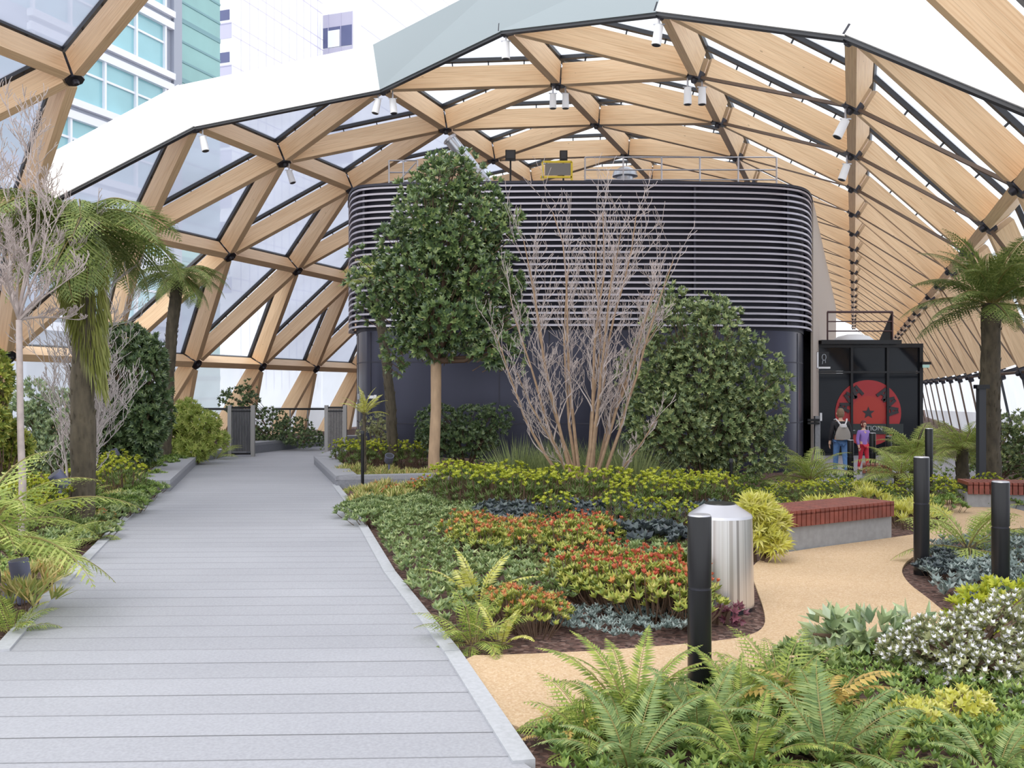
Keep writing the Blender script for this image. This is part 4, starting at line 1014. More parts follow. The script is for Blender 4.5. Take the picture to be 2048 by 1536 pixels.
shrub('evergreen_shrub', p, blobs(((2010, 880, 50, 30), (2050, 860, 50, 40), (1990, 920, 60, 30), (2060, 910, 60, 40)), 19.5, p), 900, 'pitto', .1, .04, 'grey-green shrub behind the thick tree fern trunk', 'shrub', 20, 7)
# white flowering shrub and silver leaves near the camera
p = at_ground(1930, 5.5)
shrub('flowering_shrub', p, blobs(((1900, 1300, 80, 55), (2000, 1280, 80, 60), (1840, 1330, 60, 50), (1950, 1350, 90, 60), (2040, 1340, 80, 70), (1890, 1380, 60, 50), (2010, 1400, 70, 50), (2060, 1240, 50, 50)), 5.5, p, .2), 1500, 'olearia', .05, .022, 'grey shrub covered in small white flowers beside the sandy path', 'shrub', 22, 6, extra=('flower', .95, .03))
p = at_ground(1720, 6.1)
shrub('silver_leaved_plant', p, blobs(((1670, 1270, 40, 30), (1740, 1260, 50, 26), (1800, 1270, 36, 24), (1710, 1300, 60, 24), (1830, 1240, 20, 20), (1660, 1240, 16, 20)), 6.1, p, .1), 120, 'arum', .13, .055, 'silvery green arrow-leaved plant at the path edge before the white-flowered shrub', 'plant', 23, 5, spread=.7)
p = at_ground(1620, 5.7)
shrub('leafy_plant', p, blobs(((1600, 1320, 40, 24), (1650, 1330, 46, 24), (1570, 1350, 36, 20), (1680, 1360, 44, 24)), 5.7, p, .1), 150, 'pachy', .07, .035, 'mid green trailing plant between the ferns and the silver leaves', 'plant', 24, 6)
p = at_ground(1970, 6.6)
shrub('spurge_clump', p, blobs(((1950, 1200, 40, 24), (2010, 1190, 40, 30), (1980, 1230, 50, 24), (1910, 1215, 24, 16)), 6.6, p, .1), 170, 'spurge', .065, .03, 'lime green spurge just behind the white-flowered shrub', 'plant', 26, 7)
p = at_ground(1900, 4.75)
shrub('leafy_plant', p, blobs(((1850, 1450, 70, 40), (1940, 1430, 60, 36), (1900, 1490, 80, 40), (1990, 1480, 60, 40), (1820, 1500, 60, 40), (2030, 1500, 50, 50)), 4.75, p, .1), 900, 'gold', .05, .024, 'yellow-green leafy mass in the bottom corner below the white flowers', 'plant', 29, 6, extra=None)
p = at_ground(1530, 9.4)
shrub('golden_shrub', p, blobs(((1520, 1020, 26, 24), (1545, 1050, 28, 30), (1515, 1060, 24, 30), (1545, 1085, 24, 18), (1500, 1010, 20, 16)), 9.4, p, .1), 300, 'gold', .12, .024, 'bright yellow variegated shrub between the steel bin and the wooden bench', 'shrub', 30, 7)
p = at_ground(1442, 7.0)
shrub('purple_plant', p, [((.08, 0, .06), (.12, .1, .06))], 26, 'purple', .06, .026, 'small purple plant in the mulch at the foot of the steel bin', 'plant', 34, 6)

# ---------------------------------------------------------------- bare twiggy shrubs
def grow(b, p, d, ln, rad, depth, r, up=.12, bend=.25, nb=(2, 4), minr=.003):
    pts = [p]; rads = [rad]; n = 5
    kids = []
    for i in range(n):
        d = (d + V((r.uniform(-bend, bend), r.uniform(-bend, bend), r.uniform(-bend, bend) * .5 + up))).normalized(); p = p + d * (ln / n); pts.append(p); rads.append(max(minr, rad * (1 - .75 * (i + 1) / n)))
        if depth > 0 and i >= 1:
            for _ in range(r.randint(0, nb[1] - 2) if i < 3 else r.randint(1, nb[0])): kids.append((p, d, rads[-1]))
    b.tube(pts, rads, 5 if depth > 1 else 3, caps=False)
    for q, dd, rr in kids:
        a = V((r.uniform(-1, 1), r.uniform(-1, 1), r.uniform(-.2, .8))).normalized()
        grow(b, q, (dd + a * .75).normalized(), ln * r.uniform(.35, .6), max(minr, rr * .65), depth - 1, r, up, bend, nb, minr)
p = at_ground(1172, 14.5); t = thing('bare_shrub', p, 'large leafless many-stemmed shrub with pale branching twigs before the pavilion louvres', 'shrub'); r = random.Random(77)
aims = [(1085, 430), (1190, 440), (1270, 425), (1020, 590), (1345, 520), (1330, 560), (1050, 480), (1240, 460), (1130, 520), (1230, 510), (1310, 580), (990, 660), (1060, 560), (1320, 830), (1210, 420), (1320, 650), (1040, 740)]
for i, (x, y) in enumerate(aims):
    tgt = at(x, y, 14.5 + r.uniform(-.6, .6)) - p; a = V((r.uniform(-.14, .14), r.uniform(-.12, .12), -.05)); b = MB()
    ln = (tgt - a).length; d = V((tgt.x * 1.25, tgt.y * 1.2, tgt.z)).normalized()
    q = a; pts = [q]; n = 9; d0 = d
    for k in range(n):
        want = (tgt - q).normalized(); d = (d * .6 + want * .4 + V((r.uniform(-.1, .1), r.uniform(-.1, .1), 0))).normalized(); q = q + d * ln / n; pts.append(q)
    rd = [.029 * (1 - .85 * k / n) * (1 if ln > 2.5 else .75) + .003 for k in range(n + 1)]
    b.tube(pts, rd, 6, caps=False, m=0); b.k = 1
    for k in range(3, n + 1):
        for _ in range(2):
            dd = (pts[k] - pts[k - 1]).normalized(); s = V((r.uniform(-1, 1), r.uniform(-1, 1), r.uniform(-.1, .6)))
            grow(b, pts[k], (dd + s * .6).normalized(), ln * r.uniform(.09, .17), max(.005, rd[k] * .6), 2 if k < n - 1 else 1, r, .08, .28, (2, 3), .0036)
    b.obj('stem', [bark_pale, bark_twig], t)
def bare(loc, label, name, stems, trunk, mat, seed, depth=2, minr=.004, k=.2):
    t = thing(name, loc, label, 'shrub' if name != 'bare_tree' else 'tree'); r = random.Random(seed)
    if trunk:
        b = MB(); b.tube(trunk[0], trunk[1], 10); b.obj('trunk', mat, t, smooth=60)
    for tgt in stems:
        a = V(trunk[0][-1]) if trunk else V((r.uniform(-.15, .15), r.uniform(-.1, .1), -.05)); b = MB(); ln = (tgt - a).length; q = a; pts = [q]; n = 7; d = ((tgt - a).normalized() + V((0, 0, .5 if trunk else -.1))).normalized()
        for i in range(n): d = (d * .55 + (tgt - q).normalized() * .45 + V((r.uniform(-.12, .12), r.uniform(-.12, .12), 0))).normalized(); q = q + d * ln / n; pts.append(q)
        rd = [max(minr, (.019 if trunk else .024) * (1 - .85 * i / n)) for i in range(n + 1)]
        b.tube(pts, rd, 5, caps=False)
        for i in range(2, n + 1):
            for _ in range(2): grow(b, pts[i], ((pts[i] - pts[i - 1]).normalized() + V((r.uniform(-1, 1), r.uniform(-1, 1), r.uniform(-.1, .6))) * .7).normalized(), ln * r.uniform(.15, .3), max(minr, rd[i] * .6), depth, r, .08, .3, (2, 3), minr)
        b.obj('branch' if trunk else 'stem', mat, t)
D0 = 10.4; p = at_ground(45, D0)
bare(p, 'slender leafless tree with a thin tan trunk in front of the big tree fern', 'bare_tree', [at(x, y, D0 + R.uniform(-.5, .5)) - p for x, y in ((10, 560), (-20, 480), (20, 420), (70, 330), (110, 420), (140, 560), (60, 300), (-30, 330), (150, 640), (180, 470), (30, 480))], ([V((0, 0, -.05)), V((.0, 0, .7)), V((-.02, 0, 1.2)), at(38, 640, D0) - p], [.045, .04, .036, .032]), bark_twig, 51)
D0 = 12.2; p = at_ground(145, D0)
bare(p, 'leafless grey twiggy shrub in front of the dark evergreen', 'bare_shrub', [at(x, y, D0 + R.uniform(-.5, .5)) - p for x, y in ((120, 700), (150, 640), (190, 600), (180, 690), (225, 720), (130, 620), (230, 810), (110, 760), (200, 760), (160, 560))], None, bark_grey, 52)

# ---------------------------------------------------------------- ferns with separate fronds
def fern(x, D, key, n, sc, label, seed, name='fern', group=None, el=None, skip=None, tilt=None):
    p = at_ground(x, D); t = thing(name, p, label, 'fern', group); crown(t, key, n, seed, .02, (sc * .85, sc * 1.12), el=el, skip=skip, r0=.03)
    return t
fern(1262, 4.75, 'sword', 26, .72, 'large green sword fern in front of the nearest black bollard', 61)
fern(1185, 4.5, 'lady', 15, .68, 'soft green fern at the walkway edge beside the large sword fern', 62)
fern(1400, 4.6, 'swordblue', 16, .5, 'blue-green fern at the foot of the nearest bollard', 63)
fern(1560, 5.1, 'lady', 20, .8, 'bushy mid green fern between the bollard and the silvery plant', 64)
fern(1655, 4.3, 'swordblue', 20, .64, 'broad blue-green fern with a single upright frond at the bottom edge', 65)
fern(1480, 4.9, 'sword', 16, .56, 'green fern with fronds crossing the foot of the bollard', 66)
fern(1640, 4.9, 'brown', 14, .95, 'withered yellow-brown fern among the green ferns', 67)
fern(1260, 4.2, 'swordblue', 18, .56, 'dark green fern at the very bottom beside the boards', 68)
fern(1500, 4.2, 'sword', 18, .56, 'green fern at the bottom between two blue-green ferns', 69)
fern(1760, 4.2, 'sword', 12, .42, 'small green fern below the yellow-green leafy mass', 70)
fern(1990, 4.15, 'swordblue', 12, .42, 'blue-green fern in the bottom corner', 71)
fern(1130, 4.6, 'brown', 6, .5, 'small withered fern tips at the boards before the sandy path', 72)
fern(955, 7.4, 'gold', 10, .95, 'bright yellow fern with upright fronds among the ground cover', 73)
fern(945, 6.35, 'lady', 16, .72, 'yellow-green fern at the corner of the bed beside the boards', 74)
fern(1000, 6.3, 'gold', 8, .6, 'small yellowish fern tuft at the bed corner', 75)
fern(90, 9.2, 'treepale', 12, .62, 'arching fern beyond the low tree fern near the deck edge', 76)
fern(60, 12.0, 'lady', 14, .95, 'bright green fern at the base of the slender leafless tree', 77)
fern(150, 13.5, 'lady', 12, 1.0, 'soft green fern below the grey twiggy shrub', 78)
fern(250, 15.5, 'gold', 10, .9, 'yellowish fern behind the spotlight can by the deck', 79)
fern(25, 6.6, 'lady', 12, .6, 'dark green fern at the near deck edge below the low tree fern', 80)
fern(190, 10.6, 'lady', 12, .6, 'green fern touching the deck edging', 81)
fern(880, 15.2, 'gold', 9, .85, 'yellow fern below the trunk of the standard tree', 82)
fern(1590, 15.0, 'treepale', 10, .6, 'pale fern behind the wooden bench beside the bare earth', 83)
fern(1700, 13.5, 'lady', 12, .8, 'green fern behind the wooden bench', 84)
fern(430, 23.0, 'treepale', 10, .7, 'pale fern directly in front of the free-standing gate', 85)
fern(1015, 16.5, 'swordblue', 12, .9, 'grey-green fern between the standard tree and the bare shrub', 86)

# ---------------------------------------------------------------- small clumps, copied
PR = {}
def clump(key, name, parts, cat):
    """parts: list of (leaf material, n rosettes, radius, height range, leaf length, leaf width, leaves, spread)"""
    b = MB(); r = random.Random(len(PR) + 100)
    for mi, (mt, n, rad, z0, z1, Ll, W, nl, sp_) in enumerate(parts):
        for i in range(n):
            a = r.uniform(0, 2 * pi); q = rad * sqrt(r.random()); z = z0 + (z1 - z0) * (1 - (q / rad) ** 2 * .6) * r.uniform(.75, 1)
            rosette(b, V((q * cos(a), q * sin(a), z)), V((cos(a) * q / rad * .6, sin(a) * q / rad * .6, 1)), nl, Ll, W, r, sp_, mi)
            if key != 'grass' and i % 2 == 0: b.tube([V((q * cos(a) * .4, q * sin(a) * .4, -.04)), V((q * cos(a) * .85, q * sin(a) * .85, z * .55)), V((q * cos(a), q * sin(a), z))], [.006, .005, .003], 3, caps=False, m=len(parts))
    PR[key] = (b.mesh(name, [L[q[0]] for q in parts] + [twig_dark]), name, cat)
clump('spurge', 'spurge_clump', [('spurge_low', 44, .3, .05, .5, .1, .022, 8, 1.0), ('spurge', 40, .32, .32, .64, .052, .03, 8, .9)], 'plant')
clump('skim', 'red_tipped_shrub', [('skim', 84, .3, .04, .36, .066, .026, 7, .9), ('skim_red', 15, .28, .3, .42, .036, .022, 8, .7), ('skim_orange', 4, .28, .22, .38, .06, .024, 6, .7)], 'plant')
clump('orange', 'orange_leaved_shrub', [('skim', 74, .28, .04, .34, .062, .024, 7, .9), ('skim_orange', 17, .28, .16, .38, .05, .02, 7, .8)], 'plant')
clump('varieg', 'variegated_clump', [('variegated', 24, .22, .03, .18, .15, .022, 9, .8)], 'plant')
clump('gold', 'golden_clump', [('gold', 22, .24, .04, .26, .14, .026, 8, .8)], 'plant')
clump('heuch', 'dark_leaved_clump', [('heuch', 40, .28, .06, .26, .1, .07, 5, 1.0)], 'plant')
clump('grass', 'grey_grass_tuft', [('grass', 34, .16, .0, .1, .8, .014, 10, .5)], 'plant')
clump('green', 'leafy_green_clump', [('pachy2', 56, .3, .04, .3, .085, .034, 7, .95)], 'plant')
clump('low', 'ground_leaf_clump', [('pachy', 60, .32, .03, .2, .075, .032, 7, 1.0)], 'plant')
USED = {}
def put(key, spots, label, group, size=(.85, 1.15)):
    me, nm, cat = PR[key]
    for x, D, *s in spots:
        k = (s[0] if s else 1) * R.uniform(*size)
        o = link(nm, me, None, at_ground(x, D), (0, 0, R.uniform(0, 6.3)), k); tag(o, label, cat, group)
G = lambda xs, ds, j=.25: [(x + R.uniform(-12, 12), d + R.uniform(-j, j)) for d in ds for x in xs]
put('spurge', [(905, 14.6), (950, 14.2), (1000, 14.0), (1045, 14.3), (1090, 14.1), (930, 13.4), (985, 13.2), (1035, 13.0), (1080, 13.2), (1120, 13.6), (965, 15.2), (1020, 15.1), (895, 13.8)], 'lime green spurge clump in the bed between the stone planter and the bare shrub', 'lime spurge beside the bare shrub')
put('spurge', [(1225, 13.6), (1270, 13.4), (1315, 13.7), (1360, 13.4), (1400, 13.8), (1250, 12.6), (1300, 12.3), (1345, 12.5), (1390, 12.7), (1420, 13.0), (1440, 14.2), (1180, 12.9)], 'lime green spurge clump in front of the big grey-green evergreen', 'lime spurge below the evergreen')
put('spurge', [(1230, 11.2, .8), (1300, 10.8, .7), (1110, 11.4, .8), (1360, 11.0, .8), (1410, 10.2, .7)], 'small lime spurge tuft scattered in the dark leaved band', 'scattered lime spurge')
put('spurge', [(1480, 14.5), (1530, 14.0), (1570, 15.0), (1610, 13.8), (1650, 14.6), (1690, 15.2), (1500, 12.6), (1560, 12.4), (1620, 16.5)], 'yellow-green clump in the bed behind the wooden bench', 'yellow-green clumps behind the bench', (.55, .8))
put('spurge', [(1790, 14.5), (1820, 15.5), (1880, 15.0), (1900, 14.0), (1930, 15.2), (1960, 14.6), (1990, 15.0), (2030, 15.5), (1770, 16.0), (1850, 16.4), (1890, 17.0), (2060, 14.8), (1975, 16.0)], 'yellow-green clump in the bed around the thick tree fern trunk', 'yellow-green clumps by the tree fern', (.55, .85))
put('gold', [(1800, 13.2), (1850, 13.4), (1740, 14.2), (1690, 13.3), (1640, 12.8), (1720, 16.2), (1810, 11.8), (1835, 12.4), (1860, 12.0), (1790, 12.2), (1500, 11.2), (1475, 10.6)], 'golden leafy clump near the far end of the wooden bench', 'golden clumps by the bench')
put('green', [(1760, 12.6), (1805, 12.8), (1890, 13.2), (1660, 16.2), (1700, 17.0), (1740, 17.6), (1680, 14.0), (1770, 15.0), (1600, 11.6), (1700, 12.2), (1860, 12.8), (2010, 13.8), (1830, 14.4)], 'green leafy clump in the bed between bench and entrance', 'green clumps before the entrance', (.7, 1.0))
put('spurge', [(75, 10.8), (100, 11.4), (60, 11.6), (130, 11.8), (85, 12.4), (30, 11.2), (110, 10.4), (150, 12.6)], 'lime green clump at the foot of the slender leafless tree', 'lime clumps of the fern bed')
put('spurge', [(190, 14.8), (215, 15.4), (250, 14.4), (170, 15.6), (240, 16.4)], 'lime green clump below the dark evergreen by the deck', 'lime clumps below the evergreen')
put('orange', [(945, 9.9), (985, 9.6), (1030, 9.9), (1060, 9.4), (1000, 10.5), (960, 10.8), (1075, 10.2), (925, 10.4)], 'orange and green low shrub in the bed opposite the middle of the boardwalk', 'orange shrubs of the middle bed')
put('skim', [(1140, 9.5), (1175, 9.2), (1120, 10.0), (1190, 9.9), (1155, 10.5)], 'red-tipped low shrub in the bed before the bare shrub', 'red-tipped shrubs before the bare shrub')
put('skim', [(1180, 7.7), (1220, 7.4), (1265, 7.2), (1305, 7.0), (1345, 7.15), (1240, 7.9), (1290, 7.7), (1335, 7.6), (1205, 8.3), (1150, 7.9), (1370, 6.9), (1360, 7.8)], 'red-tipped low shrub in the bed beside the nearest bollard', 'red-tipped shrubs near the bollard')
put('orange', [(1045, 6.75, .8), (1075, 6.6, .7), (1015, 7.1, .8), (1095, 6.9, .6)], 'reddish low shrub at the near corner of the bed', 'reddish shrubs at the bed corner')
put('varieg', [(715, 14.8), (742, 14.6), (770, 15.0), (820, 14.8), (865, 15.2), (725, 13.8), (800, 13.9)], 'cream variegated clump along the front of the stone planter', 'variegated clumps before the planter')
put('varieg', [(700, 17.4), (730, 17.3), (760, 17.4), (790, 17.5), (820, 17.5), (845, 17.6), (720, 18.3), (775, 18.4), (690, 18.2)], 'cream variegated clump inside the stone planter', 'variegated clumps in the planter')
put('spurge', [(755, 19.5), (790, 20.0), (820, 19.4), (710, 19.8), (730, 19.0), (850, 20.2), (690, 20.5)], 'green-yellow clump behind the variegated edge of the stone planter', 'yellow-green clumps in the planter')
put('heuch', [(x + R.uniform(-10, 10), d) for d in (11.6, 12.2) for x in range(1000, 1420, 46)] + [(1010, 10.9), (1230, 10.4), (1270, 10.0), (1330, 10.2), (1385, 9.8)], 'dark blue-green leafy clump in the band below the lime spurge', 'dark leaved band')
put('grass', [(1060, 16.2), (1090, 16.5), (1120, 16.0), (1150, 16.4), (1040, 15.8), (1105, 15.5), (1200, 16.0), (1230, 16.4), (1260, 15.6)], 'grey-green grassy tuft behind the bare shrub', 'grassy tufts behind the bare shrub', (.9, 1.25))
put('green', [(300, 18.5), (330, 19.5), (350, 20.5), (310, 17.0), (280, 16.2), (260, 14.2), (290, 14.8)], 'green leafy clump along the stone planter wall of the fern bed', 'green clumps by the planter wall')
put('green', [(265, 13.0, .9), (240, 12.9), (215, 12.7), (285, 14.2, .8), (195, 12.4), (170, 12.2)], 'leafy green clump at the foot of the dark evergreen by the deck', 'green clumps below the evergreen')
put('orange', [(200, 11.9, .6), (215, 12.6, .6), (255, 13.4, .5)], 'small orange-leaved tuft near the boards of the fern bed', 'orange tufts by the boards')
put('varieg', [(185, 12.6), (165, 11.6), (230, 13.8), (60, 8.0), (90, 8.3), (45, 7.2)], 'cream striped tuft in the fern bed', 'striped tufts in the fern bed')
put('low', [(290, 15.4), (270, 14.6), (250, 13.7), (230, 13.0), (215, 12.3), (200, 11.4), (170, 10.7), (305, 16.0), (265, 13.9), (240, 12.7), (180, 12.0), (150, 10.6), (120, 10.2), (90, 9.7), (60, 9.6)], 'grey-green clump spilling toward the deck edging', 'grey-green clumps by the deck edging')
put('orange', [(790, 14.3, .8), (845, 14.6, .9), (755, 14.9, .7), (880, 14.9, .9)], 'orange-tinted low shrub at the foot of the stone planter', 'orange shrubs before the planter')
put('low', [(735, 13.2), (760, 13.4), (800, 13.2), (840, 13.6), (870, 13.4), (720, 12.6), (780, 12.5), (830, 12.7), (750, 11.9)], 'grey-green leafy clump between the boardwalk and the lime spurge', 'grey-green clumps by the boardwalk')
put('heuch', [(1870, 8.6, .6), (1900, 8.9, .6), (1880, 9.2, .6), (1920, 8.4, .6)], 'purplish dark clump behind the bed corner bollard', 'purplish clumps by the bollard')

# ---------------------------------------------------------------- uncountable ground cover
def inpoly(x, y, poly):
    c = False; n = len(poly)
    for i in range(n):
        a, d = poly[i], poly[i - 1]
        if (a[1] > y) != (d[1] > y) and x < (d[0] - a[0]) * (y - a[1]) / (d[1] - a[1]) + a[0]: c = not c
    return c
def cover(name, poly, n, mat, Ll, W, h, label, seed, nl=6, clumpy=.5):
    r = random.Random(seed); b = MB(); xs = [p[0] for p in poly]; ys = [p[1] for p in poly]; k = 0
    from mathutils import noise
    while k < n:
        x, y = r.uniform(min(xs), max(xs)), r.uniform(min(ys), max(ys))
        if not inpoly(x, y, poly): continue
        nv = noise.noise(V((x * 1.3, y * 1.3, seed))) * .5 + .5
        if r.random() < clumpy * (1 - nv): continue
        k += 1
        z = gz(x, y) + h * (.35 + .65 * nv) * r.uniform(.3, 1)
        rosette(b, V((x, y, z)), V((r.uniform(-.4, .4), r.uniform(-.4, .4), 1)), nl, Ll, W, r, 1.0)
    o = b.obj(name, L[mat]); tag(o, label, 'ground cover', kind='stuff'); return o
cover('ground_cover_leaves', P2((905, 1280), (940, 1240), (1060, 1235), (1150, 1215), (1375, 1190), (1375, 1035), (1240, 1000), (900, 985), (715, 995), (760, 1090), (815, 1180), (880, 1270), (905, 1280)), 7600, 'pachy', .068, .032, .22, 'grey-green ground cover filling the bed beside the boardwalk', 1)
cover('ground_cover_leaves', P2((1070, 1255), (1130, 1225), (1400, 1215), (1420, 1265), (1250, 1285)), 420, 'ivyblue', .05, .02, .08, 'thin grey ground cover on the mulch at the near edge of the bed', 2)
cover('ground_cover_leaves', P2((-60, 1240), (0, 1210), (60, 1150), (190, 1075), (330, 965), (300, 930), (60, 920), (-200, 960)), 2600, 'pachy2', .075, .032, .2, 'mixed green ground cover of the fern bed', 3)
cover('ground_cover_leaves', P2((1960, 1275), (2300, 1420), (3000, 1420), (2700, 1080), (2350, 1060), (2150, 1085), (2050, 1180)), 1500, 'pachy2', .09, .036, .2, 'green ground cover of the bed beyond the white-flowered shrub', 14)
cover('ground_cover_leaves', P2((1830, 1130), (1870, 1190), (1950, 1260), (2200, 1300), (2300, 1120), (2000, 1075), (1880, 1095)), 1300, 'ivyblue', .075, .035, .18, 'grey-blue ground cover around the two path bollards', 4)
cover('ground_cover_leaves', P2((1580, 1010), (1520, 960), (1480, 960), (1440, 1010), (1500, 1090), (1560, 1080)), 500, 'pachy2', .075, .03, .2, 'green ground cover behind the steel bin', 5)
cover('ground_cover_leaves', P2((1600, 985), (1620, 950), (1700, 955), (2100, 935), (2500, 930), (2600, 1000), (2120, 985), (1920, 1000), (1790, 1055), (1785, 1000)), 1100, 'pachy2', .09, .035, .22, 'green ground cover between the benches and the entrance', 6)
cover('ground_cover_leaves', P2((1075, 1490), (1180, 1420), (1420, 1380), (1650, 1330), (1850, 1280), (2100, 1330), (2200, 1640), (1180, 1640)), 2400, 'pachy2', .055, .022, .12, 'green undergrowth below the near ferns', 7)
cover('ground_cover_leaves', P2((680, 960), (640, 925), (640, 905), (900, 900), (900, 955)), 420, 'pachy', .08, .034, .16, 'green ground cover inside the stone planter', 8)
cover('ground_cover_leaves', P2((905, 965), (905, 925), (1240, 905), (1600, 925), (1560, 985), (1300, 985)), 900, 'pachy2', .1, .04, .25, 'green ground cover under the bare shrub and the evergreen', 9)
cover('ground_cover_leaves', P2((-500, 930), (-300, 890), (330, 895), (440, 890), (440, 905), (330, 925), (250, 935), (-100, 950)), 1500, 'pachy2', .12, .05, .35, 'green undergrowth behind the evergreens of the fern bed', 10)
# ================================================================== PEOPLE
def skin_mesh(name, chains, mat, parent=None, sub=1):
    """chains: lists of (point, radius); chains joined where points coincide; grown into one continuous surface"""
    vs, es, rs, idx = [], [], [], {}
    for ch in chains:
        prev = None
        for p, r_ in ch:
            key = tuple(round(q, 3) for q in p)
            if key not in idx: idx[key] = len(vs); vs.append(p); rs.append(r_ if isinstance(r_, tuple) else (r_, r_))
            i = idx[key]
            if prev is not None and prev != i: es.append((prev, i))
            prev = i
    me = bpy.data.meshes.new(name); me.from_pydata(vs, es, []); o = link(name, me, parent)
    me.materials.append(mat); m = o.modifiers.new('skin', 'SKIN'); m.use_smooth_shade = True
    for i, d in enumerate(me.skin_vertices[0].data): d.radius = rs[i]; d.use_root = (i == 0)
    s = o.modifiers.new('sub', 'SUBSURF'); s.levels = s.render_levels = sub
    dg = bpy.context.evaluated_depsgraph_get(); new = bpy.data.meshes.new_from_object(o.evaluated_get(dg)); o.modifiers.clear(); o.data = new
    if not new.materials: new.materials.append(mat)
    new.shade_smooth(); return o
skin = pbr('skin', srgb(222, 176, 150), .5); hair_b = pbr('brown hair', srgb(122, 96, 74), .7, 0, .2, 40); hair_r = pbr('dark red hair', srgb(104, 34, 34), .7)
jeans = pbr('blue jeans', srgb(84, 122, 176), .8, 0, .15, 20); jacket = pbr('black jacket', srgb(30, 28, 34), .8); shoe = pbr('dark shoes', srgb(50, 46, 48), .7)
grey_bag = pbr('grey bag', srgb(150, 142, 136), .7); white_bag = pbr('pale strap', srgb(214, 210, 214), .7)
lilac = pbr('lilac top', srgb(150, 116, 196), .7); scarlet = pbr('red leggings', srgb(206, 34, 56), .7)
def person(loc, h, rz, label, tops, legs_m, hair_m, face_turn, bag=False, dress=False, stride=.12):
    t = thing('person', loc, label, 'person', rz=rz); k = h / 1.6
    def P(x, y, z): return (x * k, y * k, z * k)
    hipL, hipR = P(.085, 0, .84), P(-.085, 0, .84); pel = P(0, 0, .9); ch = P(0, -.005, 1.22); neck = P(0, .0, 1.36); hd0 = P(0, -.01, 1.42)
    # body faces local -Y when face_turn == 0
    body = [[(pel, (.13 * k, .09 * k)), (P(0, 0, 1.05), (.12 * k, .085 * k)), (ch, (.15 * k, .095 * k)), (P(0, 0, 1.31), (.075 * k, .06 * k)), (neck, .046 * k), (hd0, .05 * k), (P(0, -.012, 1.50), (.072 * k, .088 * k)), (P(0, -.008, 1.565), (.066 * k, .075 * k))]]
    for s, st in ((1, stride), (-1, -stride)):
        body.append([(pel, (.13 * k, .09 * k)), (P(.085 * s, 0, .82), .085 * k), (P(.09 * s, -st * .45 - .01, .46), .055 * k), (P(.092 * s, -st * .8 + (.04 if st < 0 else 0), .09), .036 * k), (P(.095 * s, -st - .1, .035), .034 * k)])
        body.append([(ch, (.15 * k, .095 * k)), (P(.175 * s, 0, 1.27), .055 * k), (P(.225 * s, .02, 1.03), .04 * k), (P(.235 * s, -.05, .82), .032 * k), (P(.235 * s, -.07, .74), .036 * k)])
    skin_mesh('body', body, skin, t)
    for s in (1, -1):   # hands with fingers
        for f, (dx, ln) in enumerate(((.02, .07), (.007, .08), (-.007, .075), (-.02, .06))):
            a = P(.235 * s, -.07 + dx, .725)
            skin_mesh('finger', [[(a, .009 * k), (tuple(V(a) + V((0, -.005, -ln * .55)) * k), .008 * k), (tuple(V(a) + V((-.012 * s, -.008, -ln)) * k), .007 * k)]], skin, t, 1)
        a = P(.235 * s, -.1, .745); skin_mesh('thumb', [[(a, .01 * k), (tuple(V(a) + V((-.008 * s, -.022, -.03)) * k), .009 * k), (tuple(V(a) + V((-.012 * s, -.026, -.055)) * k), .008 * k)]], skin, t, 1)
    # clothes
    cl = [[(P(0, 0, .86 if not dress else .72), (.15 * k, .108 * k)), (P(0, 0, .93), (.145 * k, .105 * k)), (P(0, 0, 1.05), (.135 * k, .1 * k)), (ch, (.165 * k, .11 * k)), (P(0, 0, 1.30), (.09 * k, .075 * k))]]
    for s in (1, -1): cl.append([(ch, (.165 * k, .11 * k)), (P(.178 * s, 0, 1.265), .068 * k), (P(.228 * s, .02, 1.03), .054 * k), (P(.238 * s, -.045, .84), .044 * k)])
    skin_mesh('jacket' if bag else 'top', cl, tops, t)
    lg = []
    for s, st in ((1, stride), (-1, -stride)):
        lg.append([(P(0, 0, .88), (.142 * k, .1 * k)), (P(.088 * s, 0, .8), .098 * k), (P(.09 * s, -st * .45 - .01, .46), (.068 if bag else .06) * k), (P(.092 * s, -st * .8 + (.04 if st < 0 else 0), .12), (.06 if bag else .045) * k)])
    skin_mesh('jeans' if bag else 'leggings', lg, legs_m, t)
    for s, st in ((1, stride), (-1, -stride)):
        a = P(.092 * s, -st * .8 + (.08 if st < 0 else .03), .045); skin_mesh('shoe', [[(a, (.042 * k, .05 * k)), (P(.094 * s, -st - .08, .035), (.046 * k, .036 * k)), (P(.096 * s, -st - .14, .028), (.036 * k, .026 * k))]], shoe, t)
    # head details
    hc = V(P(0, -.01, 1.50)); hm = Matrix.Rotation(face_turn, 3, 'Z')
    def H(x, y, z): return hc + hm @ (V((x, y, z)) * k)
    b = MB()
    prof = [(0, .125), (.05, .115), (.082, .08), (.096, .03), (.096, -.02), (.09, -.07), (.07, -.1)]
    n = 20; vs = []
    for r_, z in prof:
        for j in range(n):
            a = 2 * pi * j / n; y = r_ * sin(a); cut = 1.0
            if y < -.05 and z < .05: y = -.045
            vs.append(H(r_ * cos(a) * .9, y * 1.05 + .008, z))
    fs = [(i * n + j, i * n + (j + 1) % n, (i + 1) * n + (j + 1) % n, (i + 1) * n + j) for i in range(len(prof) - 1) for j in range(n)]
    b.add(vs, fs); b.obj('hair', hair_m, t, smooth=80)
    b = MB()
    for s in (1, -1): b.lathe([(0, -.012), (.009, -.006), (.011, 0), (.009, .006), (0, .012)], 10, H(.03 * s, -.087, .0))
    b.obj('eyes', pbr('dark eyes', srgb(40, 32, 30), .3), t)
    b = MB(); b.tube([H(0, -.085, .012), H(0, -.104, -.026), H(0, -.086, -.034)], [.007 * k, .013 * k, .009 * k], 8); b.obj('nose', skin, t, smooth=60)
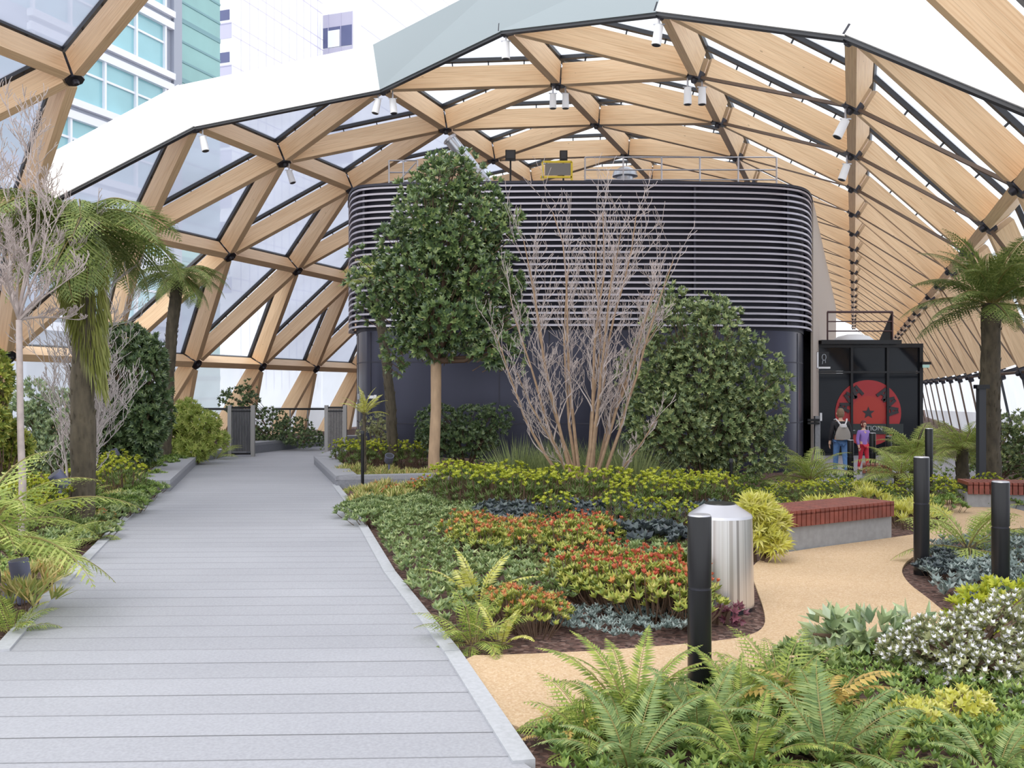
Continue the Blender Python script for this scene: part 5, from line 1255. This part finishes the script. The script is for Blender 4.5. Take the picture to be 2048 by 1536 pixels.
    b = MB(); b.tube([H(-.022, -.083, -.056), H(0, -.09, -.058), H(.022, -.083, -.056)], .006 * k, 8); b.obj('mouth', pbr('lips', srgb(190, 110, 104), .5), t)
    for s in (1, -1): b = MB(); b.lathe([(0, -.026), (.012, -.02), (.014, .01), (0, .028)], 10, H(.083 * s, .0, -.01)); b.obj('ear', skin, t, smooth=60)
    return t, k
p = gd(1681, 21.4); t, k = person(p, at(1686, 818, 21.4).z - p.z, pi, 'adult in black jacket and blue jeans walking away with a grey backpack', jacket, jeans, hair_b, 0, True)
bp_ = thing('backpack', p + V((0, -.0, 0)), 'small grey backpack with pale straps on the adult walking away', 'backpack')
b = MB(); z = 1.0 * k
prof = [(.17, .88), (.185, .95), (.17, 1.05), (.12, 1.16), (.07, 1.22)]
n = 16; vs = []
for r_, zz in prof:
    for j in range(n): a = 2 * pi * j / n; vs.append(V((r_ * cos(a) * k, (-.17 + .07 * sin(a)) * k, zz * k)))
b.add(vs, [(i * n + j, i * n + (j + 1) % n, (i + 1) * n + (j + 1) % n, (i + 1) * n + j) for i in range(4) for j in range(n)] + [tuple(range(n - 1, -1, -1)), tuple(4 * n + j for j in range(n))]); b.obj('bag_body', grey_bag, bp_, smooth=50)
b = MB(); b.lathe([(.075, -.03), (.08, 0), (.07, .035), (0, .05)], 16, (0, -.18 * k, 1.2 * k)); b.obj('bag_top', white_bag, bp_, smooth=50)
for s in (1, -1):
    b = MB(); b.tube([V((.05 * s, -.16, 1.22)) * k, V((.1 * s, -.125, 1.31)) * k, V((.13 * s, -.06, 1.36)) * k, V((.14 * s, .03, 1.34)) * k], .017, 8); b.obj('strap', white_bag, bp_, smooth=50)
p = gd(1727, 22.6); person(p, at(1727, 842, 22.6).z - p.z, pi * .12, 'child in a lilac top and red leggings beside the adult', lilac, scarlet, hair_r, 0, False, True, .1)
# ================================================================== LIGHT
w = bpy.data.worlds.new('overcast'); scene.world = w; w.use_nodes = True
bg = w.node_tree.nodes['Background']; bg.inputs[0].default_value = (.93, .96, 1, 1); bg.inputs[1].default_value = 1.95
sd = bpy.data.lights.new('soft_sun', 'SUN'); sd.energy = 1.6; sd.angle = radians(35); sd.color = (1, .97, .92)
so = bpy.data.objects.new('soft_sun', sd); COL.objects.link(so); so.rotation_euler = (radians(32), radians(-18), 0)
scene.view_settings.view_transform = 'Standard'; scene.view_settings.look = 'None'; scene.view_settings.exposure = -.12; scene.view_settings.gamma = 1.1
c = scene.cycles
c.max_bounces = 6; c.diffuse_bounces = 3; c.glossy_bounces = 3; c.transmission_bounces = 4; c.transparent_max_bounces = 12
c.caustics_reflective = False; c.caustics_refractive = False; c.sample_clamp_indirect = 6
